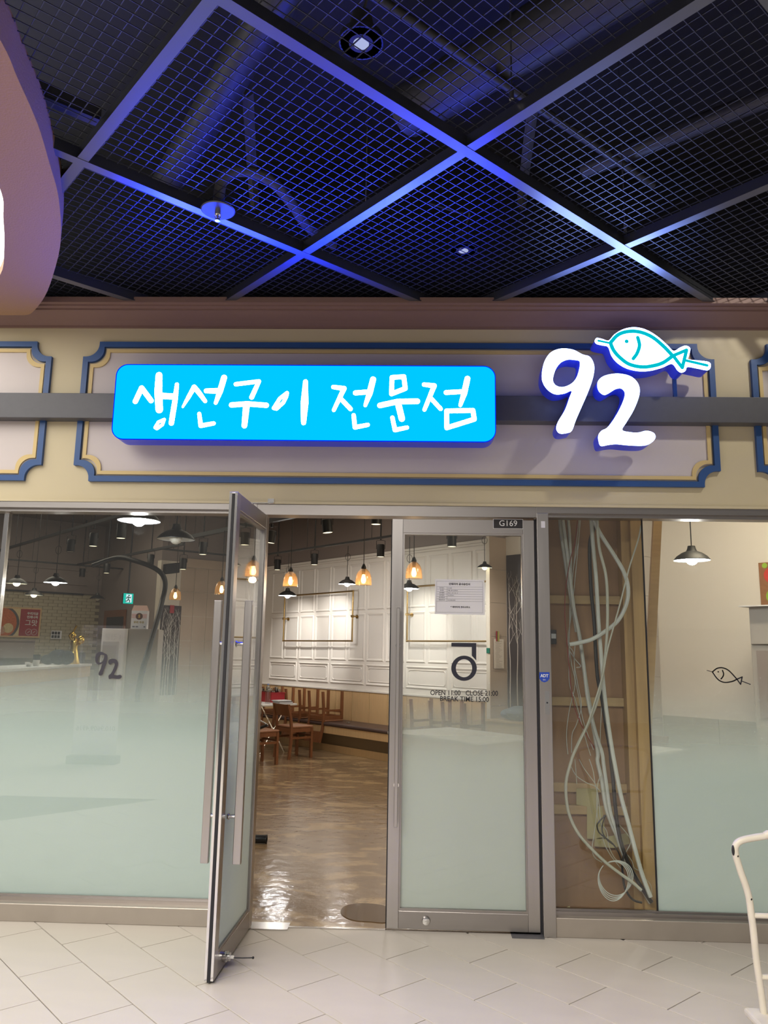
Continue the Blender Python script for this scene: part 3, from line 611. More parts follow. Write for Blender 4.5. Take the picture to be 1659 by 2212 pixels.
obj('key_cord', MB().tube([(0.60, 0.072, 0.058), (0.602, 0.12, 0.060), (0.600, 0.165, 0.062)], 0.0028, 6).sphere((0.60, 0.168, 0.062), 0.006), 'seal', o, True, local=True)
o = obj('closer_arm', MB().box(0.40, 0.44, 0.0, 0.018, 2.333, 2.34).fbox(Vector((0.42, 0.015, 2.336)), Y, X, ZV, (0, 0.12), (-0.010, 0.010), (0, 0.005)).box(0.405, 0.435, 0.105, 0.14, 2.341, 2.362), 'chrome', d1, local=True)
d2 = sempty('door_2', (0.745, 0.052, 0), (0, 0, PI), 'closed right-hand glass door leaf')
leaf(d2, 0.857, -1)
pull(d2, 0.857-0.045, 1, 0.56, 1.79, 0.010, 0.014)
obj('lock_cylinder', MB().lathe([(0.022, 0), (0.024, 0.005), (0.020, 0.016), (0.012, 0.018), (0.001, 0.018)], (0.635, 0.021, 0.058), 20, Y), 'chrome', d2, True, local=True)
obj('hinge_gap', MB().box(-0.012, 0.0, -0.02, 0.02, 0.0, 2.34), 'seal', d2, local=True)
obj('pivot_box', MB().box(-0.012, 0.165, -0.022, 0.085, 0.0008, 0.004), 'bar', d2, local=True)
struct('trim_3', MB().box(-0.893, -0.66, -0.015, 0.10, 0.0012, 0.005).box(-0.66, 0.745, 0.03, 0.052, 0.0012, 0.004), 'threshold', 'polished steel door threshold plate')
# door furniture and writing on the right door
YD = 0.0295
t = thing('number_plate', 'dark unit number plate reading G169 on the door head', 'number plate', at_y(1097, 1143, YD))
q0, q1 = at_y(1065, 1121, YD), at_y(1130, 1143, YD)
obj('frame', MB().box(q0.x, q1.x, YD-0.004, YD, q1.z, q0.z), 'dullwhite', t)
pl_ = obj('plate', MB().box(q0.x+0.003, q1.x-0.003, YD-0.0052, YD-0.001, q1.z+0.003, q0.z-0.003), 'plate_dark', t)
text('lettering', 'G169', 0.050, ((q0.x+q1.x)/2, YD-0.0056, (q0.z+q1.z)/2+0.002), X, ZV, 'dullwhite', pl_)
YG = 0.0465   # outer face of the door glass
def flat(poly, Yp, m, name, parent=None, th=0.0008):
    mb = MB(); poly_prism(mb, [[P2(*p, Yp) for p in lp] for lp in poly], O0, X, ZV, Y, Yp-th, Yp); return obj(name, mb, m, parent)
t = thing('logo_decal', 'black angular ring logo decal on the right door', 'decal', at_y(1002, 1470, YG))
c4 = lambda p: (920+p[0]/8.295, 1360+p[1]/8.295)
flat([[c4(p) for p in ((457, 236), (903, 240), (903, 555), (822, 468), (822, 312), (457, 304))]], YG, 'decal', 'hook', t)
circ = lambda cx, cy, rx, ry, n=48: [(cx+rx*math.cos(2*PI*i/n), cy+ry*math.sin(2*PI*i/n)) for i in range(n)]
flat([[c4(p) for p in circ(683, 693, 229, 226)], [c4(p) for p in circ(683, 693, 146, 161)]], YG, 'decal', 'ring', t)
t = thing('hours_decal', 'thin black opening hours lettering on the right door glass', 'decal', at_y(1002, 1518, YG))
a = at_y(1003, 1497, YG); b = at_y(1003, 1510, YG)
text('lettering', 'OPEN 11:00   CLOSE 21:00', 0.0405, at_y(1002.5, 1497.5, YG-0.001), at_y(1068, 1498.2, YG)-at_y(938, 1496.8, YG), ZV, 'ink', t, sx=0.86, bold=0.0006)
text('lettering', 'BREAK TIME 15:00', 0.0405, at_y(1003, 1510.5, YG-0.001), X, ZV, 'ink', t, sx=0.90, bold=0.0006)
t = thing('notice_sheet', 'white printed works notice taped on the upper right door glass', 'notice', at_y(992, 1327, 0.052))
YN = 0.0470; c8 = lambda p: (920+p[0]/8.295, 1230+p[1]/8.295)
flat([[c8(p) for p in ((165, 175), (1048, 188), (1053, 818), (160, 800))]], YN, 'paper', 'sheet', t)
YT = YN-0.0012
def lines(segs, wd, m, name): 
    mb = MB()
    for a, b in segs: stroke(mb, [P2(*c8(a), YT), P2(*c8(b), YT)], wd, lambda p, d: Vector((p[0], YT-d, p[1])), 0.0003, nc=4)
    return obj(name, mb, m, t)
fr = [(195, 210), (1015, 222), (1020, 778), (190, 765)]
lines([(fr[i], fr[(i+1) % 4]) for i in range(4)]+[((195, 312+43*k), (1015, 318+43*k)) for k in range(7)]+[((378, 315), (375, 575))], 0.0010, 'inkgrey', 'table_rule')
def nt(s, x, y, sz, al='CENTER', m='ink', bold=0): return text('lettering', s, sz, at_y(*c8((x, y)), YT-0.0004), X, ZV, m, t, al, 0.0003, bold=bold)
nt('인테리어 공사승인서', 602, 266, 0.0150, bold=0.0004)
for k, (l_, r_) in enumerate((('공사업소', 'G 169호'), ('공사명', '식당, 내부 인테리어'), ('공사일정', '2023. 1. 28 ~ 02. 10'), ('공사업체', '㈜ 인테리어'), ('공사책임자', ''), ('현장연락처', '010-0000-0000'))):
    nt(l_, 285, 333+43*k, 0.0080, m='inkgrey')
    if r_: nt(r_, 392, 336+43*k, 0.0074, 'LEFT', 'inkgrey')
nt('테라타워 관리사무소', 632, 678, 0.0125, bold=0.0003)
obj('emblem', stroke(MB(), [P2(*c8((450, 665)), YT), P2(*c8((452, 666)), YT)], 0.0048*1.0, lambda p, d: Vector((p[0], YT-d, p[1])), 0.0003), 'decal', t)
t = thing('security_sticker', 'blue ADT security sticker on the steel post', 'sticker', at_y(1176, 1475, -0.009))
YS = -0.0088
flat([[(1165, 1452), (1187, 1452), (1187, 1466), (1182, 1472), (1176, 1474), (1170, 1472), (1165, 1466)]], YS, 'stickerblue', 'badge', t)
text('lettering', 'ADT', 0.025, at_y(1176, 1460, YS-0.0012), X, ZV, 'dullwhite', t, th=0.0003, bold=0.0006, sx=0.9)
text('lettering', '캡스', 0.010, at_y(1176, 1468.5, YS-0.0012), X, ZV, 'dullwhite', t, th=0.0003)
# decals on the windows
YW = 0.0855
t = thing('numeral_decal', 'dark grey 92 brush numeral decal on the left window', 'decal', at_y(238, 1470, YW))
c9 = lambda p: (1.0*(206+(p[0]-125)*0.0592), 1408+(p[1]-249)*0.0708)
nine_s = [(x, y) for x, y in nine_o]; 
def dec(pts): return catmull([c9(p) for p in pts], 4)
dk = mat('charcoal_decal', (0.035, 0.032, 0.045), 0.6)
flat([dec(nine_o), dec(nine_i)], YW, dk, 'numeral_nine', t); flat([dec(two_o)], YW, dk, 'numeral_two', t)
t = thing('fish_decal', 'thin black fish on a skewer line decal on the right window', 'decal', at_y(1575, 1480, YW))
cA = lambda p: (1150+p[0]/3.259, 1080+p[1]/3.259)
mb = MB(); PD = lambda p, d: Vector((p[0], YW-d, p[1])); S_ = lambda pts, wd, cl=False: stroke(mb, [P2(*cA(p), YW) for p in pts], wd/3.259*0.00281, PD, 0.0006, cl)
S_(catmull([(1268, 1210), (1300, 1186), (1340, 1182), (1385, 1203), (1438, 1260)], 5, False)+catmull([(1440, 1262), (1405, 1278), (1350, 1284), (1305, 1262), (1268, 1212)], 5, False), 8, True)
S_([(1440, 1262), (1477, 1246), (1466, 1298)], 8, True); S_(catmull([(1338, 1200), (1346, 1222), (1342, 1242), (1328, 1260)], 4, False), 8)
S_([(1308, 1210), (1309, 1210)], 9); S_([(1230, 1200), (1266, 1210)], 4); S_([(1474, 1275), (1534, 1298)], 6)
obj('line_drawing', mb, 'decal', t)
# ================================================================== RESTAURANT: shell
WU = 4.85; V2 = 9.58; VB = 12.3; UR = 2.88; CZ = 3.95
fl2 = struct('floor', MB().box(-12, 9, 0.045, 16, -0.05, 0.0), 'epoxy', 'glossy brown mottled restaurant floor')
struct('ceiling', MB().box(-12, 9, 0.14, 16, CZ, CZ+0.1), 'ceiltaupe', 'dark taupe restaurant ceiling')
wr = struct('wall_right', MB().ubox(WU, WU+0.15, -5.5, V2+0.2, 0, 3.07), 'wallw', 'white panelled restaurant wall')
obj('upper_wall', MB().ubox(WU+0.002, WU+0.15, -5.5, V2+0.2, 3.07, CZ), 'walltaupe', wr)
obj('crown_moulding', MB().ubox(WU-0.035, WU, 3.42, V2, 3.035, 3.075).ubox(WU-0.02, WU, 3.42, V2, 3.0, 3.035), 'wallw', wr, bevel=0.006)
obj('dado_rail', MB().ubox(WU-0.03, WU, 3.42, V2, 0.90, 0.93), 'wallw', wr, bevel=0.005)
def wframe(v0, v1, z0, z1, w_, d, steps=((0, 0), (0.35, 1), (0.7, 0.6), (1, 0.15)), notch=0):
    mb = MB(); n = 4
    def pol(i):
        if not notch: return [(v0+i, z0+i), (v1-i, z0+i), (v1-i, z1-i), (v0+i, z1-i)]
        k = notch
        return [(v0+i+k, z0+i), (v1-i-k, z0+i), (v1-i, z0+i+k), (v1-i, z1-i-k), (v1-i-k, z1-i), (v0+i+k, z1-i), (v0+i, z1-i-k), (v0+i, z0+i+k)]
    rings = [[C1*(WU-d*h)+C2*p[0]+ZV*p[1] for p in pol(w_*s)] for s, h in steps]; n = len(rings[0])
    mb.V = [p for r in rings for p in r]
    for r in range(len(rings)-1): mb.F += [(r*n+i, r*n+(i+1) % n, (r+1)*n+(i+1) % n, (r+1)*n+i) for i in range(n)]
    return mb
PV = 0.463; vtop = 9.0
for k in range(12):
    v1_ = vtop-PV*k; v0_ = v1_-PV+0.05
    for z0, z1 in ((1.375, 2.13), (2.18, 2.94)):
        obj('panel_moulding', wframe(v0_, v1_, z0, z1, 0.045, 0.015), 'wallw', wr)
for k in range(6):
    v1_ = vtop-PV*2*k; v0_ = v1_-PV*2+0.05
    obj('panel_moulding', wframe(v0_, v1_, 1.005, 1.33, 0.04, 0.017), 'wallw', wr)
    obj('panel_moulding', wframe(v0_+0.055, v1_-0.055, 1.06, 1.275, 0.012, 0.010, notch=0.025), 'wallw', wr)
obj('board_backing', MB().ubox(WU-0.006, WU, 3.45, 9.56, 0.44, 0.90), 'recess', wr)
for k in range(14):
    v1_ = 9.55-0.43*k; obj('board', MB().ubox(WU-0.018, WU, v1_-0.421, v1_, 0.44, 0.90), 'oak', wr, bevel=0.002)
# tiled wainscot at the right-hand end, plain white above
for k in range(5):
    for r_ in range(2): obj('tile', MB().ubox(WU-0.01, WU, 1.17-0.62*k-0.615, 1.17-0.62*k, 0.455*r_+0.003, 0.455*(r_+1)-0.003), mat('grey_tile', (0.42, 0.40, 0.36), 0.4) if k == r_ == 0 else bpy.data.materials['grey_tile'], wr)
# projecting tiled ribs
def rib(v, u_a, label, n_rows=7, th=0.06, tm='walltile'):
    o = struct('wall_rib', MB().ubox(u_a, WU, v, v+th, 0, 3.05), 'tilejoint', label)
    for r_ in range(n_rows):
        z1 = 3.05-0.435*r_; z0 = max(0.0, z1-0.431)
        obj('tile', MB().ubox(u_a-0.002, WU-0.002, v-0.008, v, z0, z1), tm, o, bevel=0.001)
    obj('upper_wall', MB().ubox(u_a, WU, v, v+th, 3.05, CZ), 'walltaupe', o); return o
rib(3.36, 4.52, 'beige tiled rib beside the birch panel')
rib(1.19, 4.45, 'grey tiled rib behind the frosted right window', tm='greytile')
wb = struct('wall_back', MB().ubox(UR, WU+0.1, V2, V2+0.15, 0, 3.06), 'tilejoint', 'beige tiled rear wall of the restaurant')
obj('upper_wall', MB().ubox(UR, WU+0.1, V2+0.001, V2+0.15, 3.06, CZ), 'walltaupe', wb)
obj('beam_band', MB().ubox(UR+0.4, WU-0.02, V2-0.04, V2, 2.97, 3.13), 'walltile', wb)
ct = None
for i in range(6):
    for r_ in range(7):
        z1 = 2.965-0.435*r_
        if ct is None:
            o = obj('tile', MB().ubox(-0.132, 0.132, -0.008, 0, -0.2155, 0.2155), 'walltile', wb); ct = o.data
        else: o = obj('tile', ct, None, wb)
        o.location = UV(3.40+0.27*i, V2, z1-0.2175)
obj('return_wall', MB().ubox(UR, UR+0.15, V2+0.15, VB+0.2, 0, CZ), 'walltaupe', wb)
wk = struct('wall_kitchen', MB().ubox(-6, UR, VB, VB+0.15, 0, CZ), 'mortar', 'cream brick-tiled kitchen wall')
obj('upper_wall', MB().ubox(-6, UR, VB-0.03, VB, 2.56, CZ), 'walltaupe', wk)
obj('ledge', MB().ubox(-6, UR-0.3, VB-0.06, VB-0.03, 2.72, 2.76).ubox(-6, UR-0.3, VB-0.05, VB-0.03, 3.0, 3.03), 'walltaupe', wk)
obj('dark_rail', MB().ubox(0.0, UR-0.35, VB-0.05, VB-0.02, 2.53, 2.56), 'black', wk)
cb = None; cnt = 0
for r_ in range(23):
    for i in range(16):
        if cnt >= 296: break
        u_ = 2.80-0.185*i-(0.09 if r_ % 2 else 0); z_ = 2.50-0.063*r_
        if u_ < -0.05: continue
        if cb is None:
            o = obj('brick', MB().ubox(-0.0885, 0.0885, -0.010, 0, -0.029, 0.029), 'brick', wk); cb = o.data
        else: o = obj('brick', cb, None, wk)
        o.location = UV(u_, VB, z_); cnt += 1
obj('brick_field', MB().ubox(-6, -0.15, VB-0.008, VB, 0, 2.5).ubox(-0.15, UR, VB-0.008, VB, 0, 1.08), 'brick', wk)
struct('wall_left', MB().box(-12, -11.9, 0.1, 16, 0, CZ), 'walltaupe', 'left restaurant wall out of view')
struct('wall_left', MB().box(-12, -6.5, 0.0, 0.14, 0, 4.7).box(6.5, 12, 0.0, 0.14, 0, 4.7), 'cream', 'neighbouring shop fronts beyond the windows')
# tree panels (flat prints)
def tree_panel(O, ex, W_, z0, z1, label, n, seed, nrm):
    rnd = random.Random(seed)
    t = thing('wall_picture', label, 'picture', O+ex*(W_/2)+ZV*z0)
    obj('panel', MB().fbox(O, ex, nrm, ZV, (0, W_), (0, 0.012), (z0, z1)), 'darkpanel', t)
    mb = MB(); P = lambda p, d: O+ex*p[0]+ZV*p[1]+nrm*(0.0125+d)
    def br(x, z, an, l, wd, dep):
        x2, z2 = x+math.sin(an)*l, z+math.cos(an)*l
        if not (0.01 < x2 < W_-0.01 and z2 < z1-0.02): return
        stroke(mb, [(x, z), (x2, z2)], [wd, wd*0.6], P, 0.0005, nc=5)
        if dep:
            for s_ in (-1, 1):
                if rnd.random() < 0.9: br(x2, z2, an*0.5+s_*rnd.uniform(0.2, 0.55), l*rnd.uniform(0.55, 0.8), wd*0.6, dep-1)
    H = z1-z0
    for i in range(n):
        x = W_*(i+0.5)/n+rnd.uniform(-0.02, 0.02); top = z0+H*rnd.uniform(0.62, 0.92); zz = z0+0.005; pts = [(x, zz)]
        while zz < top: zz += 0.2; pts.append((min(max(x+rnd.uniform(-0.012, 0.012), 0.012), W_-0.012), min(zz, top)))
        stroke(mb, pts, [0.016-0.009*j/len(pts) for j in range(len(pts))], P, 0.0005, nc=5)
        for k, p in enumerate(pts):
            if p[1] > z0+H*0.35:
                br(p[0], p[1], rnd.choice((-1, 1))*rnd.uniform(0.3, 0.7), 0.13, 0.006, 2)
                if rnd.random() < 0.6: br(p[0], p[1]+0.07, rnd.choice((-1, 1))*rnd.uniform(0.3, 0.7), 0.12, 0.005, 2)
        br(*pts[-1], 0.0, 0.1, 0.006, 2)
    obj('tree_print', mb, 'birch', t)
tree_panel(UV(WU, 3.34), -C2, 1.0, 0.84, 2.82, 'dark wall panel printed with tall pale bare trees behind the right door', 9, 3, -C1)
tree_panel(UV(2.93, V2), C1, 0.38, 0.72, 2.27, 'narrow dark wall panel printed with pale bare trees behind the left window', 6, 5, -C2)
# brass pipe frames on the panelled wall
for v_a, v_b, lab in ((8.44, 6.475, 'brass pipe frame on the white wall seen through the open doorway'), (5.18, 3.49, 'brass pipe frame on the white wall seen through the right door')):
    u_ = WU-0.10; t = thing('pipe_frame', lab, 'pipe frame', UV(u_, (v_a+v_b)/2, 1.69), group='brass pipe frames')
    cs = [UV(u_, v_a, 1.69), UV(u_, v_b, 1.69), UV(u_, v_b, 2.485), UV(u_, v_a, 2.485)]; mb = MB()
    for i in range(4): mb.cyl(cs[i], cs[(i+1) % 4], 0.013, 10)
    obj('pipe', mb, 'brass', t, True)
    for c in cs: obj('elbow', MB().sphere(c, 0.017), 'brass', t, True)
    for v_ in (v_a, v_b): obj('wall_bracket', MB().cyl(UV(u_-0.0, v_, 2.08), UV(WU-0.002, v_, 2.08), 0.011, 10).cyl(UV(u_-0.022, v_, 2.08), UV(u_+0.022, v_, 2.08), 0.02, 12).cyl(UV(WU-0.012, v_, 2.08), UV(WU-0.002, v_, 2.08), 0.032, 14), 'brass', t, True)
# ------------------------------------------------------------------ bench
t = thing('banquette_bench', 'long built-in oak bench with dark brown cushion along the white wall', 'bench', UV(4.55, 6.5, 0))
obj('cushion', MB().ubox(4.285, WU-0.02, 3.45, 9.55, 0.395, 0.445), 'benchpad', t, bevel=0.018)
obj('apron', MB().ubox(4.30, WU-0.02, 3.45, 9.55, 0.285, 0.394), 'oak', t)
mb = MB(); mb.add([UV(u_, v_, z_) for v_ in (3.45, 9.55) for u_, z_ in ((4.32, 0.285), (4.44, 0.105), (4.80, 0.105), (4.80, 0.285))], [(0, 1, 2, 3), (4, 5, 6, 7), (0, 1, 5, 4), (1, 2, 6, 5), (2, 3, 7, 6), (3, 0, 4, 7)])
obj('recess_board', mb, 'recess', t); obj('kick_board', MB().ubox(4.43, 4.80, 3.45, 9.55, 0.0, 0.105), 'oak', t)
# ------------------------------------------------------------------ chairs
def make_chair(label):
    t = thing('dining_chair', label, 'chair', group='brown wooden dining chairs')
    obj('seat_cushion', MB().box(-0.185, 0.20, -0.198, 0.198, 0.428, 0.457), 'leather', t, bevel=0.012, local=True)
    obj('seat_frame', MB().box(0.165, 0.19, -0.165, 0.165, 0.37, 0.427).box(-0.19, -0.165, -0.165, 0.165, 0.37, 0.427).box(-0.165, 0.165, 0.168, 0.192, 0.37, 0.427).box(-0.165, 0.165, -0.192, -0.168, 0.37, 0.427), 'wood', t, local=True)
    for s_ in (-1, 1):
        obj('leg', MB().fbox(Vector((0.178, s_*0.18, 0)), X, Y, ZV, (-0.019, 0.019), (-0.019, 0.019), (0, 0.427)), 'wood', t, bevel=0.003, local=True)
        mb = MB(); sec = [(-0.205, 0.0), (-0.182, 0.25), (-0.178, 0.43), (-0.195, 0.56), (-0.245, 0.765)]
        for x_, z_ in sec: mb.V += [Vector((x_+a*0.019, s_*0.185+b*0.017, z_)) for a, b in ((-1, -1), (1, -1), (1, 1), (-1, 1))]
        for i in range(4): mb.F += [(i*4+j, i*4+(j+1) % 4, i*4+4+(j+1) % 4, i*4+4+j) for j in range(4)]
        mb.F += [(0, 1, 2, 3), (16, 17, 18, 19)]; obj('back_leg', mb, 'wood', t, bevel=0.003, local=True)
        obj('stretcher', MB().box(-0.18, 0.165, s_*0.185-0.009, s_*0.185+0.009, 0.275, 0.305), 'wood', t, local=True)
    obj('stretcher', MB().box(0.17, 0.186, -0.165, 0.165, 0.30, 0.33), 'wood', t, local=True)
    mb = MB(); n = 8
    for i in range(n+1):
        y_ = -0.172+0.344*i/n; cx = -0.02*math.cos(PI*(i/n-0.5))
        for z_, lean in ((0.60, -0.207), (0.76, -0.244)):
            mb.V += [Vector((lean+cx-0.009, y_, z_)), Vector((lean+cx+0.009, y_, z_))]
    for i in range(n):
        b_ = i*4
        for a, c in ((0, 1), (1, 3), (3, 2), (2, 0)): mb.F.append((b_+a, b_+c, b_+4+c, b_+4+a))
    mb.F += [(0, 1, 3, 2), (n*4, n*4+1, n*4+3, n*4+2)]
    obj('backrest', mb, 'wood', t, smooth=True, local=True)
    return t
ch0 = make_chair('brown wooden chair standing upright, its curved back to the doorway'); ch0.location = UV(3.585, 6.315, 0); ch0.rotation_euler = (0, 0, A)
def chair(u, v, z, rz, label, flip=False):
    c = copy_tree(ch0); c.location = UV(u, v, z); c.rotation_euler = (PI if flip else 0, 0, rz); c['label'] = label; return c
chair(2.80, 6.02, 0, A, 'brown wooden chair nearest the open door edge, leather seat showing')
chair(3.62, 7.95, 0, A+PI, 'brown wooden chair standing behind the white folding table')
zf = 0.446+0.457
chair(4.475, 6.75, zf, A, 'upside-down wooden chair on the bench, nearest the bare cushion in the doorway', True)
chair(4.475, 7.40, zf, A+0.04, 'upside-down wooden chair on the bench behind the water bottle table', True)
chair(4.475, 8.1, zf, A-0.05, 'upside-down wooden chair farthest along the bench', True)
chair(4.475, 4.38, zf, A, 'upside-down wooden chair on the bench left of the logo, behind frosted door glass', True)
chair(4.475, 3.78, zf, A+0.05, 'upside-down wooden chair on the bench below the opening hours, behind frosted glass', True)
# ------------------------------------------------------------------ tables
def table(u, v, label, rz=A, L=0.9, W_=0.62, h=0.70):
    t = thing('folding_table', label, 'table', UV(u, v, 0), (0, 0, rz), group='white folding tables')
    obj('tabletop', MB().box(-W_/2, W_/2, -L/2, L/2, h, h+0.028), 'white', t, bevel=0.006, local=True)
    for s_ in (-1, 1):
        obj('leg', MB().tube([(-0.22, s_*0.3, 0.005), (0.22, s_*0.3, h)], 0.011, 8), 'chrome', t, True, local=True)
        obj('leg', MB().tube([(0.22, s_*0.275, 0.005), (-0.22, s_*0.275, h)], 0.011, 8), 'chrome', t, True, local=True)
    obj('cross_bar', MB().cyl((-0.13, -0.3, 0.145), (-0.13, 0.3, 0.145), 0.009, 8).cyl((0.13, -0.3, 0.145), (0.13, 0.3, 0.145), 0.009, 8), 'chrome', t, True, local=True); return t
table(3.58, 7.15, 'white folding table with crossed metal legs, bottle and red basket on it')
table(2.75, 2.2, 'white folding table dimly seen through the frosted right door', W_=0.9, L=1.2)
table(3.2, 0.9, 'white folding table dimly seen through the frosted right window', W_=0.7, L=1.3)
chair(3.85, 0.9, 0, A+PI, 'wooden chair dimly seen through the frosted right window')
TZ = 0.729
b = UV(3.47, 6.88, TZ); t = thing('water_bottle', 'clear ribbed plastic water bottle on the folding table', 'bottle', b)
pr = [(0.036, 0.0), (0.04, 0.01)]
for k in range(8): pr += [(0.040, 0.015+k*0.022), (0.037, 0.026+k*0.022)]
pr += [(0.040, 0.195), (0.038, 0.215), (0.018, 0.255), (0.014, 0.265), (0.014, 0.272)]
obj('body', MB().lathe(pr, b, 20), 'plastic_clear', t, True); obj('cap', MB().lathe([(0.016, 0.272), (0.016, 0.292), (0.001, 0.293)], b, 16), mat('blue_cap', (0.25, 0.35, 0.65), 0.4), t, True)
b = UV(3.68, 6.82, TZ); t = thing('notebook', 'open pad of pale paper lying topmost beside the red basket', 'notebook', b+ZV*0.03)
obj('pages', MB().fbox(b, C1, C2, ZV, (-0.12, 0.12), (-0.09, 0.09), (0.033, 0.048)), 'paper', t); obj('cover', MB().fbox(b, C1, C2, ZV, (-0.123, 0.123), (-0.093, 0.093), (0.030, 0.0329)), 'ink', t)
t = thing('notebook', 'lower book under the open pad beside the red basket', 'notebook', b)
obj('pages', MB().fbox(b, C1, C2, ZV, (-0.10, 0.14), (-0.10, 0.08), (0.004, 0.026)), 'paper', t); obj('cover', MB().fbox(b, C1, C2, ZV, (-0.103, 0.143), (-0.103, 0.083), (0.0, 0.004)).fbox(b, C1, C2, ZV, (-0.103, 0.143), (-0.103, 0.083), (0.026, 0.0295)), 'ink', t)
b = UV(3.76, 7.25, TZ); t = thing('basket', 'red plastic basket holding steel tumblers on the folding table', 'basket', b)
mb = MB()
for (r0, r1, z0, z1) in ((0.0, 1.0, 0.0, 0.006),): mb.fbox(b, C1, C2, ZV, (-0.11, 0.11), (-0.20, 0.20), (0, 0.006))
for s_ in (-1, 1): mb.fbox(b, C1, C2, ZV, (s_*0.12-0.004, s_*0.12+0.004), (-0.21, 0.21), (0.0, 0.14)).fbox(b, C1, C2, ZV, (-0.12, 0.12), (s_*0.21-0.004, s_*0.21+0.004), (0.0, 0.14))
obj('tub', mb, 'red', t); obj('rim', MB().fbox(b, C1, C2, ZV, (-0.13, -0.116), (-0.22, 0.22), (0.14, 0.15)).fbox(b, C1, C2, ZV, (0.116, 0.13), (-0.22, 0.22), (0.14, 0.15)).fbox(b, C1, C2, ZV, (-0.116, 0.116), (-0.22, -0.206), (0.14, 0.15)).fbox(b, C1, C2, ZV, (-0.116, 0.116), (0.206, 0.22), (0.14, 0.15)), 'red', t)
for i in range(5):
    for j in range(2):
        c = b+C2*(-0.155+0.077*i)+C1*(-0.055+0.11*j)+ZV*0.0065; hh = 0.16+0.03*((i+j) % 3)
        tag(obj('tumbler', MB().lathe([(0.026, 0), (0.033, hh), (0.031, hh), (0.024, 0.004)], c, 16), 'chrome', smooth=True), 'steel tumbler standing in the red basket', 'tumbler', 'steel tumblers in the red basket')
b = UV(3.40, 6.98, TZ); tag(obj('glass_ashtray', MB().lathe([(0.03, 0), (0.034, 0.02), (0.028, 0.02), (0.025, 0.006), (0.001, 0.006)], b, 16), 'plastic_clear', smooth=True), 'small glass dish on the folding table edge', 'dish')
# small stuff on the floor and bench
a = at_z(545, 1813, 0.03); tag(obj('black_pipe_piece', MB().lathe([(0.026, -0.06), (0.032, -0.058), (0.032, 0.055), (0.035, 0.06), (0.035, 0.068), (0.026, 0.068), (0.026, -0.06)], a+Vector((0.05, 0, 0.004)), 20, X), 'black', smooth=True), 'short black plastic pipe piece lying on the brown floor', 'pipe')
pp_ = [at_z(x, y, 0.0) for x, y in catmull([(737, 1975), (742, 1960), (770, 1953), (810, 1954), (836, 1962), (836, 1992), (800, 1992), (760, 1988)], 5)]
n = len(pp_); tag(obj('puddle', MB().add([Vector((p.x, max(p.y, 0.08), 0.0035)) for p in pp_]+[Vector((p.x, max(p.y, 0.08), 0.0002)) for p in pp_], [tuple(range(n))]+[(i, (i+1) % n, n+(i+1) % n, n+i) for i in range(n)]), 'puddle'), 'small brown puddle on the floor inside the doorway', 'puddle')
a = UV(4.5, 6.2, 0.446); tag(obj('crumpled_film', MB().sphere(a+ZV*0.012, 0.035, 10, 6, 0.35).sphere(a+C2*0.05+ZV*0.01, 0.025, 10, 6, 0.4), 'plastic_clear', smooth=True), 'scrap of crumpled clear film on the bench cushion', 'film')
# cart handle peeping past the door edge
a = at_d(548, 1548, 9.6); b = at_d(578, 1566, 9.4); g = at_d(556, 1575, 9.5)
t = thing('push_cart', 'folding push cart with a black foam grip beside the door edge', 'cart', Vector((g.x, g.y, 0)))
obj('frame_tube', MB().tube([a+(a-b)*1.5, a, b], 0.011, 8).tube([a+(a-b)*1.5, Vector((a.x-0.2, a.y+0.1, 0.1)), Vector((a.x-0.15, a.y-0.1, 0.01))], 0.011, 8), 'chrome', t, True)
obj('grip', MB().tube([b, b*0.5+g*0.5, g, g-ZV*0.06], 0.018, 10), 'black', t, True)
# ------------------------------------------------------------------ light tracks
RZ = 3.0
def rail(p, q, label, r=0.014):
    d = (q-p).normalized(); e = d.cross(ZV); t = thing('light_track', label, 'light track', p)
    obj('channel', MB().fbox(p, d, e, ZV, (0, (q-p).length), (-r, r), (0, 2*r)), 'blackmetal', t)
    L_ = (q-p).length; k = max(1, int(L_/1.5))
    for i in range(k+1):
        c = p+d*(L_*(i+0.3)/(k+0.6)); obj('hanger_rod', MB().cyl(c+ZV*(2*r), Vector((c.x, c.y, CZ-0.001)), 0.004, 6), 'blackmetal', t)
rail(UV(3.49, 2.6, RZ), UV(3.49, 7.95, RZ), 'slim black light track nearest the white panelled wall')
rail(UV(1.75, 1.6, RZ), UV(1.75, 6.6, RZ), 'thick black light track crossing the open doorway top', 0.026)
rail(UV(2.0, 7.0, RZ+0.001), UV(2.0, 11.2, RZ+0.001), 'black light track behind the left window running to the kitchen', 0.018)
rail(UV(2.04, 7.96, RZ+0.03), UV(3.45, 7.9, RZ+0.03), 'black cross track linking two tracks behind the left window')
rail(UV(0.32, 4.6, RZ), UV(0.32, 11.0, RZ), 'long black light track over the kitchen counter', 0.018)
rail(UV(-0.6, 11.25, RZ), UV(3.0, 11.25, RZ), 'black light track parallel to the kitchen brick wall')
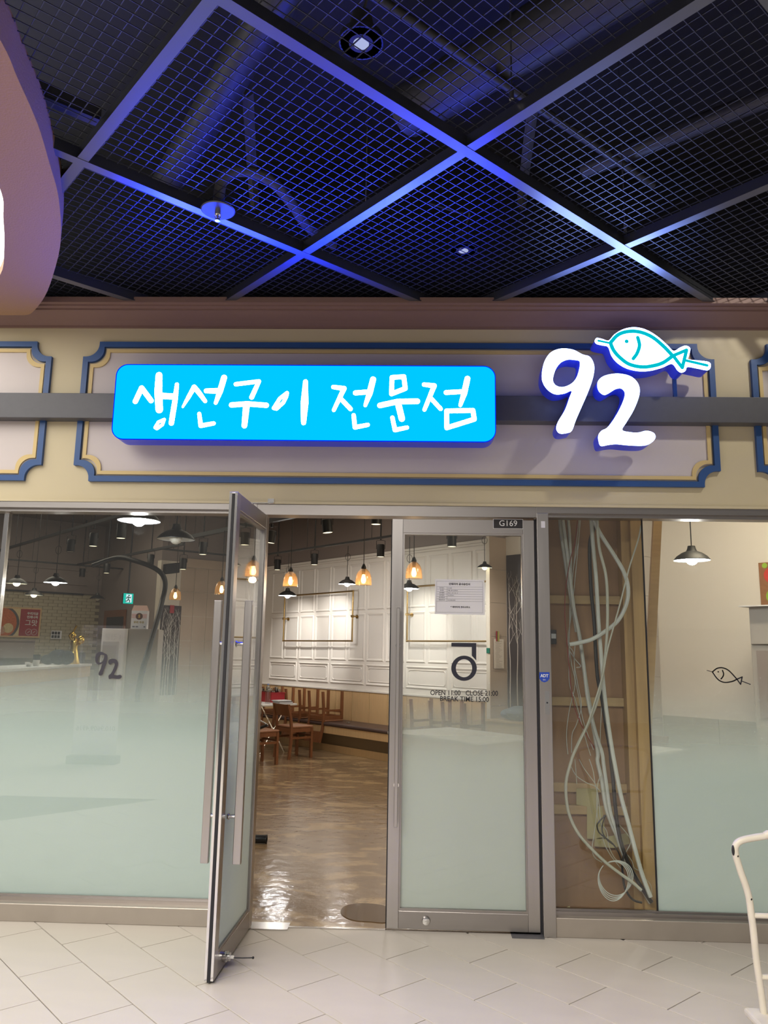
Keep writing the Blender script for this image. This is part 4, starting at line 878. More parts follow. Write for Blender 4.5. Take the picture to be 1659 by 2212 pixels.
# pendants
def black_pendant(px, py, D, dia, label, bulb, topz=None, watts=0, tilt=0):
    c = at_d(px, py, D); tz = topz if topz else (RZ if c.z < RZ-0.25 else CZ); R = dia/2
    t = thing('dome_pendant', label, 'pendant lamp', c, group='black metal dome pendant lamps')
    h = dia*0.42
    sh_ = obj('shade', MB().olathe([(R, 0.0), (R*1.0, 0.006), (R*0.82, h*0.30), (R*0.55, h*0.52), (R*0.30, h*0.64), (R*0.24, h*0.80), (R*0.20, h), (R*0.05, h*1.02)], c, 28), 'blackmetal', t, True)
    obj('shade_lining', MB().olathe([(R*0.99, 0.003), (R*0.80, h*0.27), (R*0.53, h*0.48), (R*0.26, h*0.60), (R*0.01, h*0.62)], c, 28), 'shadein', sh_, True)
    br = R*0.34
    obj('bulb', MB().sphere(c+ZV*(h*0.10), br, 14, 8), bulb, t, True)
    obj('cord', MB().cyl(c+ZV*h, Vector((c.x, c.y, tz-0.001)), 0.0045, 6).tube([c+ZV*(h+0.28)+Vector((0.035*math.sin(a_), 0, 0.05*math.cos(a_))) for a_ in [i*PI/6 for i in range(12)]], 0.003, 5, True), 'blackmetal', t, True)
    if watts:
        light('pendant_glow', 'POINT', c-ZV*0.05, watts, (1.0, 0.97, 0.93) if bulb == 'bulbw' else (1, 0.86, 0.62), 0.04)
def amber_pendant(px, py, D, label, watts=0, topz=RZ):
    c = at_d(px, py, D); R = 0.084; h = 0.165
    t = thing('amber_pendant', label, 'pendant lamp', c, group='amber glass pendant lamps')
    obj('glass_shade', MB().olathe([(R, 0), (R*0.99, h*0.25), (R*0.93, h*0.55), (R*0.72, h*0.82), (R*0.42, h*0.97), (R*0.25, h*1.02)], c, 24), 'amber', t, True)
    so_ = obj('socket', MB().lathe([(0.016, h*0.66), (0.018, h*0.75), (0.018, h*1.02), (0.026, h*1.03), (0.024, h*1.12), (0.012, h*1.28), (0.005, h*1.34)], c, 16), 'blackmetal', t, True)
    obj('bulb', MB().lathe([(0.001, h*0.10), (0.016, h*0.13), (0.025, h*0.26), (0.025, h*0.38), (0.016, h*0.58), (0.012, h*0.68)], c, 14), 'filament', so_, True)
    obj('cord', MB().cyl(c+ZV*(h*1.3), Vector((c.x, c.y, max(topz, c.z+h*1.5)-0.001)), 0.0045, 6), 'blackmetal', t, True)
    if watts: light('amber_glow', 'POINT', c-ZV*0.03, watts, (1.0, 0.62, 0.28), 0.03)
amber_pendant(627, 1267, 8.8, 'amber glass pendant lamp at the left of the open doorway', 3)
amber_pendant(785, 1264, 8.0, 'amber glass pendant lamp at the right of the open doorway', 3)
amber_pendant(894, 1250, 7.8, 'amber glass pendant lamp seen through the right door glass', 3)
amber_pendant(378, 1296, 11.2, 'amber glass pendant lamp in front of the rear tiled wall behind the left window', 0, CZ)
amber_pendant(478, 1284, 9.7, 'amber glass pendant lamp half hidden by the open door edge')
black_pendant(621, 1287, 12.0, 0.28, 'lit black dome lamp just below the left amber lamp in the doorway', 'bulbw', watts=16)
black_pendant(750, 1262, 11.0, 0.25, 'lit black dome lamp left of the right amber lamp in the doorway', 'bulbw', watts=14)
black_pendant(884, 1272, 10.0, 0.26, 'lit black dome lamp below the amber lamp behind the right door', 'bulbw', watts=14)
black_pendant(1047, 1227, 10.15, 0.20, 'black dome lamp half hidden by the tiled rib', 'bulby')
black_pendant(380, 1166, 5.85, 0.28, 'unlit black dome lamp hanging near the left window top', 'bulboff')
black_pendant(300, 1126, 5.25, 0.28, 'bright dome lamp cut off by the left window head', 'bulbw', watts=10)
black_pendant(120, 1259, 9.3, 0.27, 'brightest white dome lamp over the kitchen counter', 'bulbw', CZ, watts=10)
black_pendant(36, 1261, 10.3, 0.27, 'warm lit dome lamp nearest the left edge', 'bulby', CZ)
black_pendant(73, 1286, 12.2, 0.27, 'warm lit dome lamp hanging low before the kitchen brick wall', 'bulby', CZ)
black_pendant(210, 1294, 14.2, 0.26, 'unlit black dome lamp before the kitchen brick wall', 'bulboff')
black_pendant(1495, 1211, 6.35, 0.285, 'bright dome lamp behind the right window', 'bulbw', watts=26)
# track spots
def spot(px, y0, y1, wpx, label, lit=True, lean=0, lw=0, target=None):
    D = 0.105*1717/wpx; top = at_d(px, y0, D); bot = at_d(px, y1, D); R = 0.052; L_ = (top-bot).length
    top = bot+ZV*min(L_, 0.17); L_ = min(L_, 0.17)
    ax = (ZV+RT*lean).normalized(); tz = CZ if (top.z > RZ-0.06 or 'amber lamp behind' in label) else RZ
    t = thing('track_spot', label, 'spotlight', bot, group='black cylinder track spotlights')
    bo_ = obj('body', MB().lathe([(R*0.93, 0.004), (R, 0.0), (R, L_*0.96), (R*0.9, L_), (0.001, L_)], bot, 20, ax), 'blackmetal', t, True)
    obj('lamp_face', MB().lathe([(0.001, 0.003), (R*0.92, 0.003), (R*0.92, 0.006), (0.001, 0.006)], bot, 20, ax), 'spotface' if lit else 'bulboff', bo_)
    yk = bot+ax*(L_*0.62)
    obj('yoke', MB().tube([yk+RT*(R+0.006), yk+RT*(R+0.006)+ZV*(L_*0.38+0.05), yk+ZV*(L_*0.38+0.06), yk-RT*(R+0.006)+ZV*(L_*0.38+0.05), yk-RT*(R+0.006)], 0.004, 6), 'blackmetal', t, True)
    s0 = yk+ZV*(L_*0.38+0.055)
    obj('stem', MB().cyl(s0, Vector((s0.x, s0.y, max(tz, s0.z+0.03)-0.001)), 0.010, 8).cyl(Vector((s0.x, s0.y, max(tz, s0.z+0.03)-0.045)), Vector((s0.x, s0.y, max(tz, s0.z+0.03)-0.001)), 0.018, 8), 'blackmetal', t)
    if lw: light('track_spot_beam', 'SPOT', bot-ZV*0.03, lw, (1.0, 0.95, 0.88), 0.04, target, spot=58, blend=0.9)
spot(584, 1146, 1173, 19.5, 'tilted track spotlight beside the open door edge', lean=0.12)
spot(708, 1122, 1151, 23, 'tilted track spotlight alone under the doorway head', lean=-0.12)
spot(812, 1112, 1133, 22, 'track spotlight cut off by the doorway head', lw=70, target=UV(4.85, 4.6, 1.4))
spot(599, 1205, 1231, 14, 'track spotlight at the left of the doorway above the dome lamp', lw=80, target=UV(4.85, 8.2, 1.6))
spot(679, 1188, 1220, 15, 'track spotlight in the middle of the doorway', lw=130, target=UV(4.85, 7.3, 1.7))
spot(822, 1170, 1203, 17, 'track spotlight at the right of the doorway beside the closed door', lw=85, target=UV(4.85, 5.0, 1.7))
spot(976, 1153, 1181, 20, 'track spotlight seen through the right door glass', lw=80, target=UV(4.85, 4.0, 1.6))
spot(438, 1170, 1198, 17, 'track spotlight behind the left window nearest the open door')
spot(395, 1205, 1230, 15, 'track spotlight above the amber lamp behind the left window', lw=25, target=UV(3.9, 9.58, 1.2))
spot(325, 1195, 1220, 14, 'unlit track spotlight above the black hose', False)
spot(201, 1150, 1180, 18, 'lit track spotlight below the long track over the counter')
spot(261, 1130, 1163, 20, 'lit track spotlight just under the bright dome lamp')
spot(152, 1165, 1192, 17, 'track spotlight turned sideways over the counter', False)
spot(230, 1215, 1238, 13, 'small track spotlight left of the exit sign')
spot(177, 1228, 1246, 12, 'small unlit track spotlight over the kitchen', False)
spot(279, 1238, 1260, 11.5, 'small track spotlight directly over the exit sign')
spot(8, 1222, 1242, 14, 'track spotlight at the left picture edge')
# broad soft area lamps just under the restaurant ceiling, without modelled fittings
light('restaurant_ceiling_light', 'AREA', tuple(UV(2.2, 4.8, CZ-0.05)), 34, (1.0, 0.88, 0.72), 2.5, tuple(UV(2.2, 4.8, 0)), 4)
light('restaurant_ceiling_light', 'AREA', tuple(UV(3.2, -0.6, CZ-0.05)), 130, (1.0, 0.84, 0.60), 1.2, tuple(UV(3.4, 0.0, 0)), 2)
light('restaurant_ceiling_light', 'AREA', tuple(UV(0.5, 9.0, CZ-0.05)), 60, (1.0, 0.88, 0.70), 2, tuple(UV(0.5, 9.0, 0)), 3)
# ------------------------------------------------------------------ kitchen side behind the left window
a, b = Vector((-4.02, 3.3, 0)), Vector((-4.36, 6.1, 0)); d = (b-a).normalized(); e = Vector((-d.y, d.x, 0)); CT = 1.30
t = thing('counter', 'long white-topped kitchen counter behind the left window', 'counter', a)
obj('counter_top', MB().fbox(a, d, e, ZV, (-1.5, (b-a).length), (-0.02, 0.5), (CT-0.03, CT)), 'white', t, bevel=0.005)
obj('fascia', MB().fbox(a, d, e, ZV, (-1.5, (b-a).length), (0.0, 0.45), (CT-0.17, CT-0.031)), 'oak', t)
obj('front_panel', MB().fbox(a, d, e, ZV, (-1.5, (b-a).length), (0.02, 0.44), (0.0, CT-0.17)), 'appl', t)
def on_counter(px): # point on the counter top under pixel column px
    q = at_z(px, 1440, CT); r_ = ray(px, 1436); r_ = Vector((r_.x, r_.y, 0))
    # intersect ground-plane ray with centre line of the counter
    O_ = a+e*0.12-Vector((CAM.x, CAM.y, 0)); den = r_.x*d.y-r_.y*d.x; s_ = (O_.x*d.y-O_.y*d.x)/den; p = Vector((CAM.x, CAM.y, 0))+r_*s_; return Vector((p.x, p.y, CT+0.0005))
c = on_counter(157); hp = 0.0
t = thing('statue', 'gold figurine of a robed woman raising one arm on the counter', 'statue', c)
obj('gown', MB().lathe([(0.085, 0), (0.088, 0.01), (0.075, 0.07), (0.055, 0.15), (0.042, 0.21), (0.05, 0.26), (0.052, 0.29), (0.03, 0.325), (0.016, 0.345)], c, 18), 'gold', t, True)
obj('head', MB().sphere(c+Vector((-0.02, 0, 0.375)), 0.032, 14, 10, 1.15), 'gold', t, True)
obj('raised_arm', MB().tube(catmull([tuple(c+Vector(v)) for v in ((-0.03, 0, 0.30), (-0.07, -0.01, 0.37), (-0.03, 0, 0.42), (0.0, 0, 0.48), (0.01, 0, 0.50))], 4, False), [0.016]*8+[0.012]*9, 8), 'gold', t, True)
obj('jug', MB().sphere(c+Vector((0.085, 0.0, 0.315)), 0.045, 14, 10, 1.2), 'gold', t, True)
obj('jug_arm', MB().tube([c+Vector((0.03, 0, 0.3)), c+Vector((0.07, -0.01, 0.25)), c+Vector((0.09, 0, 0.28))], 0.014, 8), 'gold', t, True)
c = on_counter(118); tag(obj('dark_bag', MB().sphere(c+Vector((0, 0.1, 0.096)), 0.13, 14, 8, 0.72).sphere(c+Vector((-0.11, 0.05, 0.065)), 0.09, 12, 8, 0.7).sphere(c+Vector((0.10, 0.1, 0.092)), 0.09, 12, 8, 1.0).lathe([(0.02, 0.1), (0.001, 0.21)], c+Vector((-0.05, 0.1, 0)), 8), 'greyfab', smooth=True), 'dark crumpled cloth bag on the counter left of the gold figurine', 'bag')
c = on_counter(176); tag(obj('black_speaker', MB().box(c.x-0.03, c.x+0.03, c.y-0.05, c.y+0.05, c.z, c.z+0.15), 'black', bevel=0.012), 'small black upright box on the counter right of the gold figurine', 'box')
c = on_counter(78); t = thing('cup', 'white paper cup with dark sleeve on the counter', 'cup', c); obj('body', MB().lathe([(0.030, 0), (0.038, 0.07), (0.036, 0.07), (0.028, 0.004)], c, 16), 'white', t, True); obj('sleeve', MB().lathe([(0.035, 0.055), (0.042, 0.13), (0.040, 0.13), (0.033, 0.055)], c, 16), 'black', t, True)
c = on_counter(62); tag(obj('steel_bowl', MB().lathe([(0.02, 0), (0.04, 0.03), (0.042, 0.05), (0.039, 0.05), (0.018, 0.004)], c, 16), 'chrome', smooth=True), 'tiny steel bowl on the counter beside the paper cup', 'bowl')
# refrigerator with carton
q = at_d(278, 1358, 9.6); fx, fy, fz = q.x, q.y, q.z; cA2 = C1; 
rd = (at_d(335, 1358, 9.9)-q); rd.z = 0; rd.normalize(); ld = (at_d(221, 1361, 9.55)-q); ld.z = 0; lw_ = ld.length; ld.normalize()
nin = Vector((-ld.y, ld.x, 0)); nin = nin if nin.y > 0 else -nin
t = thing('refrigerator', 'grey and white refrigerator behind the left window', 'refrigerator', Vector((fx, fy, 0)))
Of = Vector((fx, fy, 0))
obj('cabinet', MB().fbox(Of, ld, nin, ZV, (-0.36, 0.0), (0.0, 0.5), (0.02, fz)), 'fridge', t, bevel=0.006)
fd_ = obj('door', MB().fbox(Of, ld, nin, ZV, (0.003, lw_), (-0.01, 0.5), (0.02, fz-0.002)), 'appl', t, bevel=0.006)
obj('door_panel', MB().fbox(Of, ld, nin, ZV, (0.10, lw_-0.02), (-0.013, -0.0102), (0.75, fz-0.16)), 'fridge', fd_)
ob = Of+ld*(-0.005)+nin*0.10+ZV*(fz+0.001)
t = thing('milk_carton_box', 'pink and white gable box with striped round logo atop the refrigerator', 'box', ob)
hb = 0.225; wb_ = 0.19
obj('body', MB().fbox(ob, ld, nin, ZV, (-wb_, 0.0), (0, 0.16), (0, hb)), 'paper', t)
mb = MB(); vs = [ob+ld*x_+nin*y_+ZV*z_ for x_, y_, z_ in ((-wb_, 0, hb), (0, 0, hb), (0, 0.16, hb), (-wb_, 0.16, hb), (-wb_+0.02, 0.08, hb+0.07), (-0.01, 0.08, hb+0.07))]
mb.add(vs, [(0, 1, 5, 4), (2, 3, 4, 5), (1, 2, 5), (3, 0, 4)]); obj('gable_top', mb, mat('pink_card', (0.60, 0.40, 0.34), 0.6), t)
pk = mat('pink_print', (0.62, 0.22, 0.20), 0.6); mb = MB()
for k in range(4): mb.fbox(ob, ld, nin, ZV, (-wb_+0.004, -0.004), (-0.0012, -0.0004), (0.135+0.014*k, 0.141+0.014*k))
obj('stripe', mb, pk, t); cc = ob-ld*(wb_/2)+ZV*0.155
obj('round_logo', MB().lathe([(0.001, 0.0016), (0.042, 0.0016), (0.042, 0.0)], cc, 24, -nin), mat('logo_brown', (0.10, 0.05, 0.04), 0.6), t)
text('lettering', 'S', 0.05, cc-nin*0.0022, -ld, ZV, mat('logo_gold', (0.7, 0.45, 0.1), 0.5), t, th=0.0003, bold=0.002)
text('lettering', '우리 우유', 0.032, cc-nin*0.001-ZV*0.075, -ld, ZV, mat('print_olive', (0.35, 0.25, 0.04), 0.6), t, th=0.0003, bold=0.001)
obj('small_print', MB().fbox(ob, ld, nin, ZV, (-0.175, -0.155), (-0.0012, -0.0004), (0.02, 0.035)).fbox(ob, ld, nin, ZV, (-0.05, -0.02), (-0.0012, -0.0004), (0.02, 0.035)).fbox(ob, ld, nin, ZV, (-0.09, -0.06), (-0.0012, -0.0004), (0.02, 0.035)), 'inkgrey', t)
# exit sign, poster, menu board, calendar on the brick wall
q = at_v(277, 1293, 9.2); t = thing('exit_sign', 'glowing green running man exit sign', 'exit sign', q-ZV*0.16)
hw = 0.088
obj('body', MB().fbox(q, C1, C2, ZV, (-hw, hw), (0.0, 0.04), (-hw, hw)), 'black', t); obj('face', MB().fbox(q, C1, C2, ZV, (-hw+0.004, hw-0.004), (-0.003, -0.0002), (-hw+0.004, hw-0.004)), 'green', t)
obj('door_symbol', MB().fbox(q, C1, C2, ZV, (-0.04, 0.057), (-0.005, -0.003), (-0.063, 0.07)), 'exitwhite', t)
mb = MB(); PQ = lambda p, dd: q+C1*(p[0]*0.57)+ZV*(p[1]*0.57)-C2*(0.0055+dd)
for pts in ([(0.0, 0.05), (0.0, -0.02)], [(0.0, -0.02), (0.045, -0.06), (0.04, -0.10)], [(0.0, -0.02), (-0.03, -0.07), (-0.08, -0.08)], [(0.0, 0.045), (0.04, 0.02), (0.065, 0.04)], [(0.0, 0.045), (-0.04, 0.04), (-0.055, 0.0)]): stroke(mb, pts, 0.026, PQ, 0.001, nc=8)
stroke(mb, [(0.012, 0.088), (0.0121, 0.088)], 0.042, PQ, 0.001); obj('running_man', mb, mat('exit_green_print', (0.0, 0.25, 0.22), 0.6), t)
obj('bracket', MB().fbox(q, C1, C2, ZV, (-0.01, 0.01), (0.01, 0.03), (hw, CZ-q.z-0.001)), 'black', t)
q = at_v(-25, 1308, VB-0.035); q1 = at_v(91, 1314, VB-0.035); q2 = at_v(87, 1378, VB-0.035)
W_ = (q1-q).dot(C1); zt = q1.z; zb = q2.z; O_ = Vector((q.x, q.y, 0))
t = thing('food_poster', 'framed food poster with a bowl of spicy food and red text panel', 'poster', O_+ZV*zb)
obj('frame', MB().fbox(O_, C1, C2, ZV, (0, W_), (0.0, 0.02), (zb, zt)), 'oak', t); obj('print', MB().fbox(O_, C1, C2, ZV, (0.02, W_-0.03), (-0.002, 0.0), (zb+0.03, zt-0.03)), 'redpaper', t)
H_ = zt-zb; PQ = lambda p, dd: O_+C1*p[0]+ZV*(zb+p[1])-C2*(0.002+dd); xr = W_*0.60
def disc(cx, cz, r, m, dd, nm): 
    pts = [(cx+r*math.cos(2*PI*i/32), cz+r*math.sin(2*PI*i/32)) for i in range(32)]
    pts = [(min(max(x_, 0.02), W_-0.03), min(max(z_, 0.03), H_-0.03)) for x_, z_ in pts]
    obj(nm, MB().add([PQ(p, dd) for p in pts], [tuple(range(32))]), m, t)
obj('print_left', MB().add([PQ(p, 0.0004) for p in ((0.02, 0.03), (xr, 0.03), (xr, H_-0.03), (0.02, H_-0.03))], [(0, 1, 2, 3)]), 'rice', t)
disc(xr*0.42, H_*0.46, H_*0.58, 'bowl', 0.0008, 'bowl_print'); disc(xr*0.40, H_*0.46, H_*0.52, 'kim', 0.0012, 'food_print')
disc(xr*0.66, H_*0.30, H_*0.16, 'rice', 0.0016, 'food_print'); disc(xr*0.30, H_*0.55, H_*0.14, 'rice', 0.0016, 'food_print'); disc(xr*0.45, H_*0.22, H_*0.13, mat('food_pink_print', (0.5, 0.25, 0.18), 0.6, noise=0.3, nscale=40), 0.0016, 'food_print')
wp = mat('poster_white_print', (0.62, 0.60, 0.58), 0.6)
for s_, z_, sz in (('우리지금', 0.80, 0.055), ('언제나꼭', 0.68, 0.055), ('그맛', 0.48, 0.125)):
    text('lettering', s_, sz, PQ((W_-0.06, H_*z_), 0.001), C1, ZV, wp, t, 'RIGHT', 0.0003, bold=0.002)
mb = MB()
for cx in (0.72, 0.87):
    cx_ = xr+(W_-xr)*(cx-0.45)*1.7; stroke(mb, [(cx_+0.055*math.cos(i*PI/10), H_*0.19+0.055*math.sin(i*PI/10)) for i in range(20)], 0.006, PQ, 0.0006, True, 5); stroke(mb, [(cx_-0.02, H_*0.19-0.02), (cx_+0.02, H_*0.19+0.02)], 0.008, PQ, 0.0006, nc=5)
obj('round_icon', mb, wp, t)
q = at_v(121, 1380, VB-0.05); t = thing('desk_calendar', 'small white calendar board with a dark grid by the brick wall', 'calendar', q)
obj('board', MB().fbox(q, C1, C2, ZV, (-0.10, 0.10), (0, 0.015), (0.0, 0.155)), 'paper', t); mb = MB()
for i in range(3):
    for j in range(2): mb.fbox(q, C1, C2, ZV, (-0.09+0.055*i, -0.045+0.055*i), (-0.002, 0), (0.015+0.068*j, 0.07+0.068*j))
obj('grid', mb, 'ink', t)
tag(obj('back_shelf', MB().ubox(-0.8, 1.55, VB-0.5, VB-0.02, 1.30, 1.60).ubox(-0.8, 1.55, VB-0.52, VB-0.02, 1.60, 1.63), 'walltaupe'), 'grey worktop shelf along the kitchen brick wall', 'shelf')
q = at_u(245, 1352, UR-0.04); t = thing('menu_board', 'wood-framed dark menu board on the brick wall behind the refrigerator', 'board', q)
obj('frame', MB().fbox(q, -C2, C1, ZV, (-0.5, 0.5), (0, 0.03), (-0.7, 0.30)), 'wood', t); obj('slate', MB().fbox(q, -C2, C1, ZV, (-0.35, 0.45), (-0.004, 0), (-0.05, 0.17)), 'plate_dark', t)
# black hose and wall speaker
hp_ = [(200, 1222, 10.6), (255, 1205, 10.6), (300, 1214, 10.4), (335, 1228, 10.3), (353, 1245, 10.2), (357, 1268, 10.15), (350, 1300, 10.1), (338, 1345, 9.6), (322, 1400, 9.2), (305, 1460, 9.0), (296, 1520, 9.0), (294, 1620, 9.0)]
hpts = [Vector(p) for p in catmull([tuple(at_d(*h)) for h in hp_], 5, False)]
hpts = [p for p in hpts if p.z > 0.03]
tag(obj('black_hose', MB().tube(hpts, 0.032, 12), 'hose', smooth=True), 'thick black hose curving down from the ceiling behind the left window', 'hose')
q = at_v(371, 1228, V2-0.3); t = thing('wall_speaker', 'tilted black wall speaker behind the left window', 'speaker', q)
obj('cabinet', MB().fbox(q, (C1+ZV*0.18).normalized(), C2, ZV, (-0.13, 0.13), (-0.05, 0.08), (-0.09, 0.09)), 'black', t, bevel=0.008); obj('bracket', MB().cyl(q+C2*0.06, q+C2*0.299, 0.015, 8), 'black', t)
# fire alarm box on the tree panel and papers on the rib
q = at_v(371, 1316, V2-0.014); tag(obj('fire_alarm', MB().fbox(q, C1, C2, ZV, (-0.04, 0.04), (-0.02, -0.001), (-0.07, 0.07)), 'red', bevel=0.004), 'small red alarm box on the narrow tree panel', 'alarm')
q = at_v(1084, 1380, 3.34); t = thing('receipt_sheet', 'curling buff paper list hung on the tiled rib', 'paper', at_v(1083, 1444, 3.34))
hw_ = 0.085
q0 = at_v(1067, 1380, 3.33); q1 = at_v(1083, 1444, 3.33); zt, zb = q0.z, q1.z; O_ = Vector((q0.x, q0.y, 0))
obj('sheet', MB().fbox(O_, C1, C2, ZV, (0, 0.19), (0, 0.003), (zb, zt)), 'paperw', t); mb = MB()
rnd = random.Random(2)
for k in range(22): mb.fbox(O_, C1, C2, ZV, (0.02+rnd.uniform(0, 0.02), 0.12+rnd.uniform(-0.03, 0.04)), (-0.001, -0.0002), (zt-0.03-0.016*k, zt-0.025-0.016*k))
obj('print', mb, mat('faded_print', (0.42, 0.36, 0.31), 0.8), t); mb = MB()
t2 = obj('clip', MB().fbox(O_, C1, C2, ZV, (0.04, 0.06), (-0.004, 0), (zt-0.03, zt+0.10)), 'red', t); obj('clip_stripe', MB().fbox(O_, C1, C2, ZV, (0.06, 0.075), (-0.004, 0), (zt-0.03, zt+0.10)), mat('clip_green', (0.12, 0.16, 0.05), 0.5), t); obj('clip_stripe', MB().fbox(O_, C1, C2, ZV, (0.075, 0.10), (-0.004, 0), (zt-0.03, zt+0.10)), mat('clip_yellow', (0.5, 0.42, 0.1), 0.5), t)
q = at_u(1057, 1405, 4.515); tag(obj('green_sticker', MB().fbox(q, C1, C2, ZV, (-0.012, -0.001), (-0.012, 0.04), (-0.035, 0.03)), mat('green_plastic', (0.0, 0.14, 0.09), 0.4)), 'small green plastic hook on the tiled rib edge', 'hook')
# blue-grey cloth bundle on the low cabinet behind the right door
t = thing('low_cabinet', 'low oak cabinet beyond the tiled rib behind the right door', 'cabinet', UV(4.6, 2.8, 0)); obj('body', MB().ubox(4.42, WU-0.03, 2.3, 3.33, 0, 0.70), 'oak', t); obj('top', MB().ubox(4.40, WU-0.03, 2.28, 3.34, 0.70, 0.725), 'oak', t)
q = UV(4.58, 2.95, 0.726); tag(obj('cloth_bundle', MB().sphere(q+ZV*0.09, 0.16, 14, 8, 0.55).sphere(q+C2*0.14+ZV*0.07, 0.12, 14, 8, 0.55), mat('blue_grey_cloth', (0.20, 0.25, 0.32), 0.9), smooth=True), 'blue grey cloth bundle on the low cabinet behind the right door', 'cloth')
# ------------------------------------------------------------------ right bay: fridge and fruit picture
q = at_u(1617, 1312, 4.15); vv = q.dot(C2); uu = 4.15
t = thing('kitchen_cabinet', 'tall grey appliance cabinet behind the right window edge', 'cabinet', UV(uu+0.3, vv-0.4, 0))
obj('body', MB().ubox(uu, WU-0.03, vv-0.9, vv, 0, 1.65), 'fridge', t, bevel=0.005)
obj('upper_door', MB().ubox(uu-0.02, uu-0.001, vv-0.88, vv-0.02, 1.66, 1.84), 'fridge', t)
obj('top_box', MB().ubox(uu, WU-0.03, vv-0.9, vv, 1.651, q.z), 'fridge', t, bevel=0.004)
obj('lower_panel', MB().ubox(uu-0.012, uu-0.001, vv-0.86, vv-0.05, 1.0, 1.60), 'walltaupe', t)
tag(obj('flat_sheet', MB().ubox(uu-0.10, WU-0.1, vv-0.9, vv+0.05, q.z+0.002, q.z+0.012), 'paper'), 'thin grey sheet lying on top of the tall cabinet', 'sheet')
q0 = at_u(1638, 1216, WU-0.015); q1 = at_u(1641, 1310, WU-0.015); O_ = Vector((q0.x, q0.y, 0)); zt, zb = q0.z, q1.z
t = thing('fruit_picture', 'picture of red and green apples on the wall at the right edge', 'picture', O_+ZV*zb)
obj('panel', MB().fbox(O_, -C2, C1, ZV, (0, 0.7), (0, 0.012), (zb, zt)), 'crate', t)
H_ = zt-zb
for cx, cz, r_, m_, dd in ((0.13, 0.70, 0.19, 'apple_r', 0.001), (0.17, 0.46, 0.17, 'apple_g', 0.002), (0.13, 0.22, 0.17, 'apple_g', 0.003), (0.06, 0.93, 0.06, 'apple_g', 0.001), (0.42, 0.6, 0.2, 'apple_r', 0.001), (0.45, 0.25, 0.19, 'apple_g', 0.002)):
    pts = [(max(0.004, cx+r_*H_*math.cos(2*PI*i/28)), min(zt-0.004, max(zb+0.004, zb+cz*H_+r_*H_*math.sin(2*PI*i/28)))) for i in range(28)]
    mb = MB(); poly_prism(mb, [pts], O_, -C2, ZV, -C1, dd-0.001, dd); obj('apple_print', mb, m_, t)
# timber strut leaning behind the pane
a, b = at_y(1420, 1118, 0.62), at_y(1394, 1640, 0.45)
d = (b-a).normalized(); e = d.cross(Y).normalized()
tag(obj('timber_strut', MB().fbox(a, d, e, e.cross(d), (0, (b-a).length), (-0.028, 0.028), (-0.015, 0.015)), 'pine'), 'pale timber strut leaning behind the right window edge', 'timber')

# ------------------------------------------------------------------ cable bay
YP = 0.46
sx_ = at_y(1404, 1550, 0.315).x
bay = struct('wall_bay', MB().box(0.79, sx_+0.0, YP, YP+0.02, 0.0, 2.9), 'ply', 'plywood lining of the open cable bay')
obj('side_board', MB().box(0.79, 0.81, 0.13, YP, 0.0, 2.9), 'ply', bay)
obj('bay_floor', MB().box(0.81, 1.42, 0.121, YP, 0.0, 0.03), 'ply', bay)
for py in (1296, 1516, 1702, 1750):
    q = at_y(1280, py, YP-0.03); obj('batten', MB().box(0.811, sx_-0.126, YP-0.032, YP-0.0005, q.z-0.026, q.z+0.026), 'pine', bay)
sx = at_y(1404, 1550, 0.315).x
obj('stud', MB().box(sx-0.075, sx, 0.315, YP-0.0005, 0.031, 2.9).box(sx-0.125, sx-0.0752, 0.36, YP-0.0005, 0.031, 2.9), 'pinev', bay)
for pts in ([(1245, 1703), (1292, 1703), (1292, 1742), (1268, 1742), (1245, 1738)], [(1268, 1742), (1300, 1742), (1310, 1812), (1268, 1812)], [(1284, 1812), (1354, 1800), (1362, 1822), (1325, 1832), (1284, 1828)]):
    mb = MB(); poly_prism(mb, [[P2(*p, YP-0.036) for p in pts]], O0, X, ZV, Y, YP-0.036, YP-0.033); obj('tape_patch', mb, 'tape', bay)
q = at_y(1192, 1376, 0.44); t = thing('junction_switch', 'small black junction box on the plywood beside the steel post', 'junction box', q); obj('box', MB().box(q.x-0.02, q.x+0.025, q.y-0.03, q.y+0.019, q.z-0.045, q.z+0.045), 'black', t, bevel=0.004); obj('terminal', MB().box(q.x-0.01, q.x+0.02, q.y-0.038, q.y-0.03, q.z-0.01, q.z+0.02), 'chrome', t)
cK = lambda p: (1150+p[0]/3.259, 1080+p[1]/3.259); cL = lambda p: (1180+p[0]/6.146, 1640+p[1]/6.146)
def cable(segs, r, m, label, Yd=0.28, wob=None, grp=None, name='cable'):
    pts = []
    for f, ps in segs: pts += [f(p) for p in ps]
    n = len(pts); ye = wob or Yd; w_ = [tuple(at_y(x, y, Yd+(ye-Yd)*(i/n)**3)) for i, (x, y) in enumerate(pts)]
    w_ = [(x_, y_, max(z_, 0.035+r)) for x_, y_, z_ in w_]
    o = obj(name, MB().tube(catmull(w_, 6, False), r, 8), m, smooth=True); return tag(o, label, 'cable', grp)
CG = 'loose cables in the plywood bay'
cable([(cK, [(190, 110), (205, 250), (235, 450), (265, 650), (295, 800), (330, 950), (365, 1200), (395, 1400), (430, 1600), (460, 1780)]), (cL, [(680, 30), (730, 250), (790, 620), (870, 860), (940, 1020), (1040, 1300), (1180, 1560), (1380, 1900)])], 0.0125, 'cablew', 'thick white cable falling from the far left of the cable bay', 0.37, 0.27, CG)
cable([(cK, [(210, 110), (228, 250), (260, 500), (290, 750), (325, 930), (360, 1150), (390, 1400), (440, 1620), (490, 1780)]), (cL, [(760, 60), (800, 350), (850, 700), (930, 950), (1020, 1250), (1150, 1500), (1385, 1910)])], 0.0115, 'cablew', 'thick white cable running second from the left of the cable bay', 0.34, 0.25, CG)
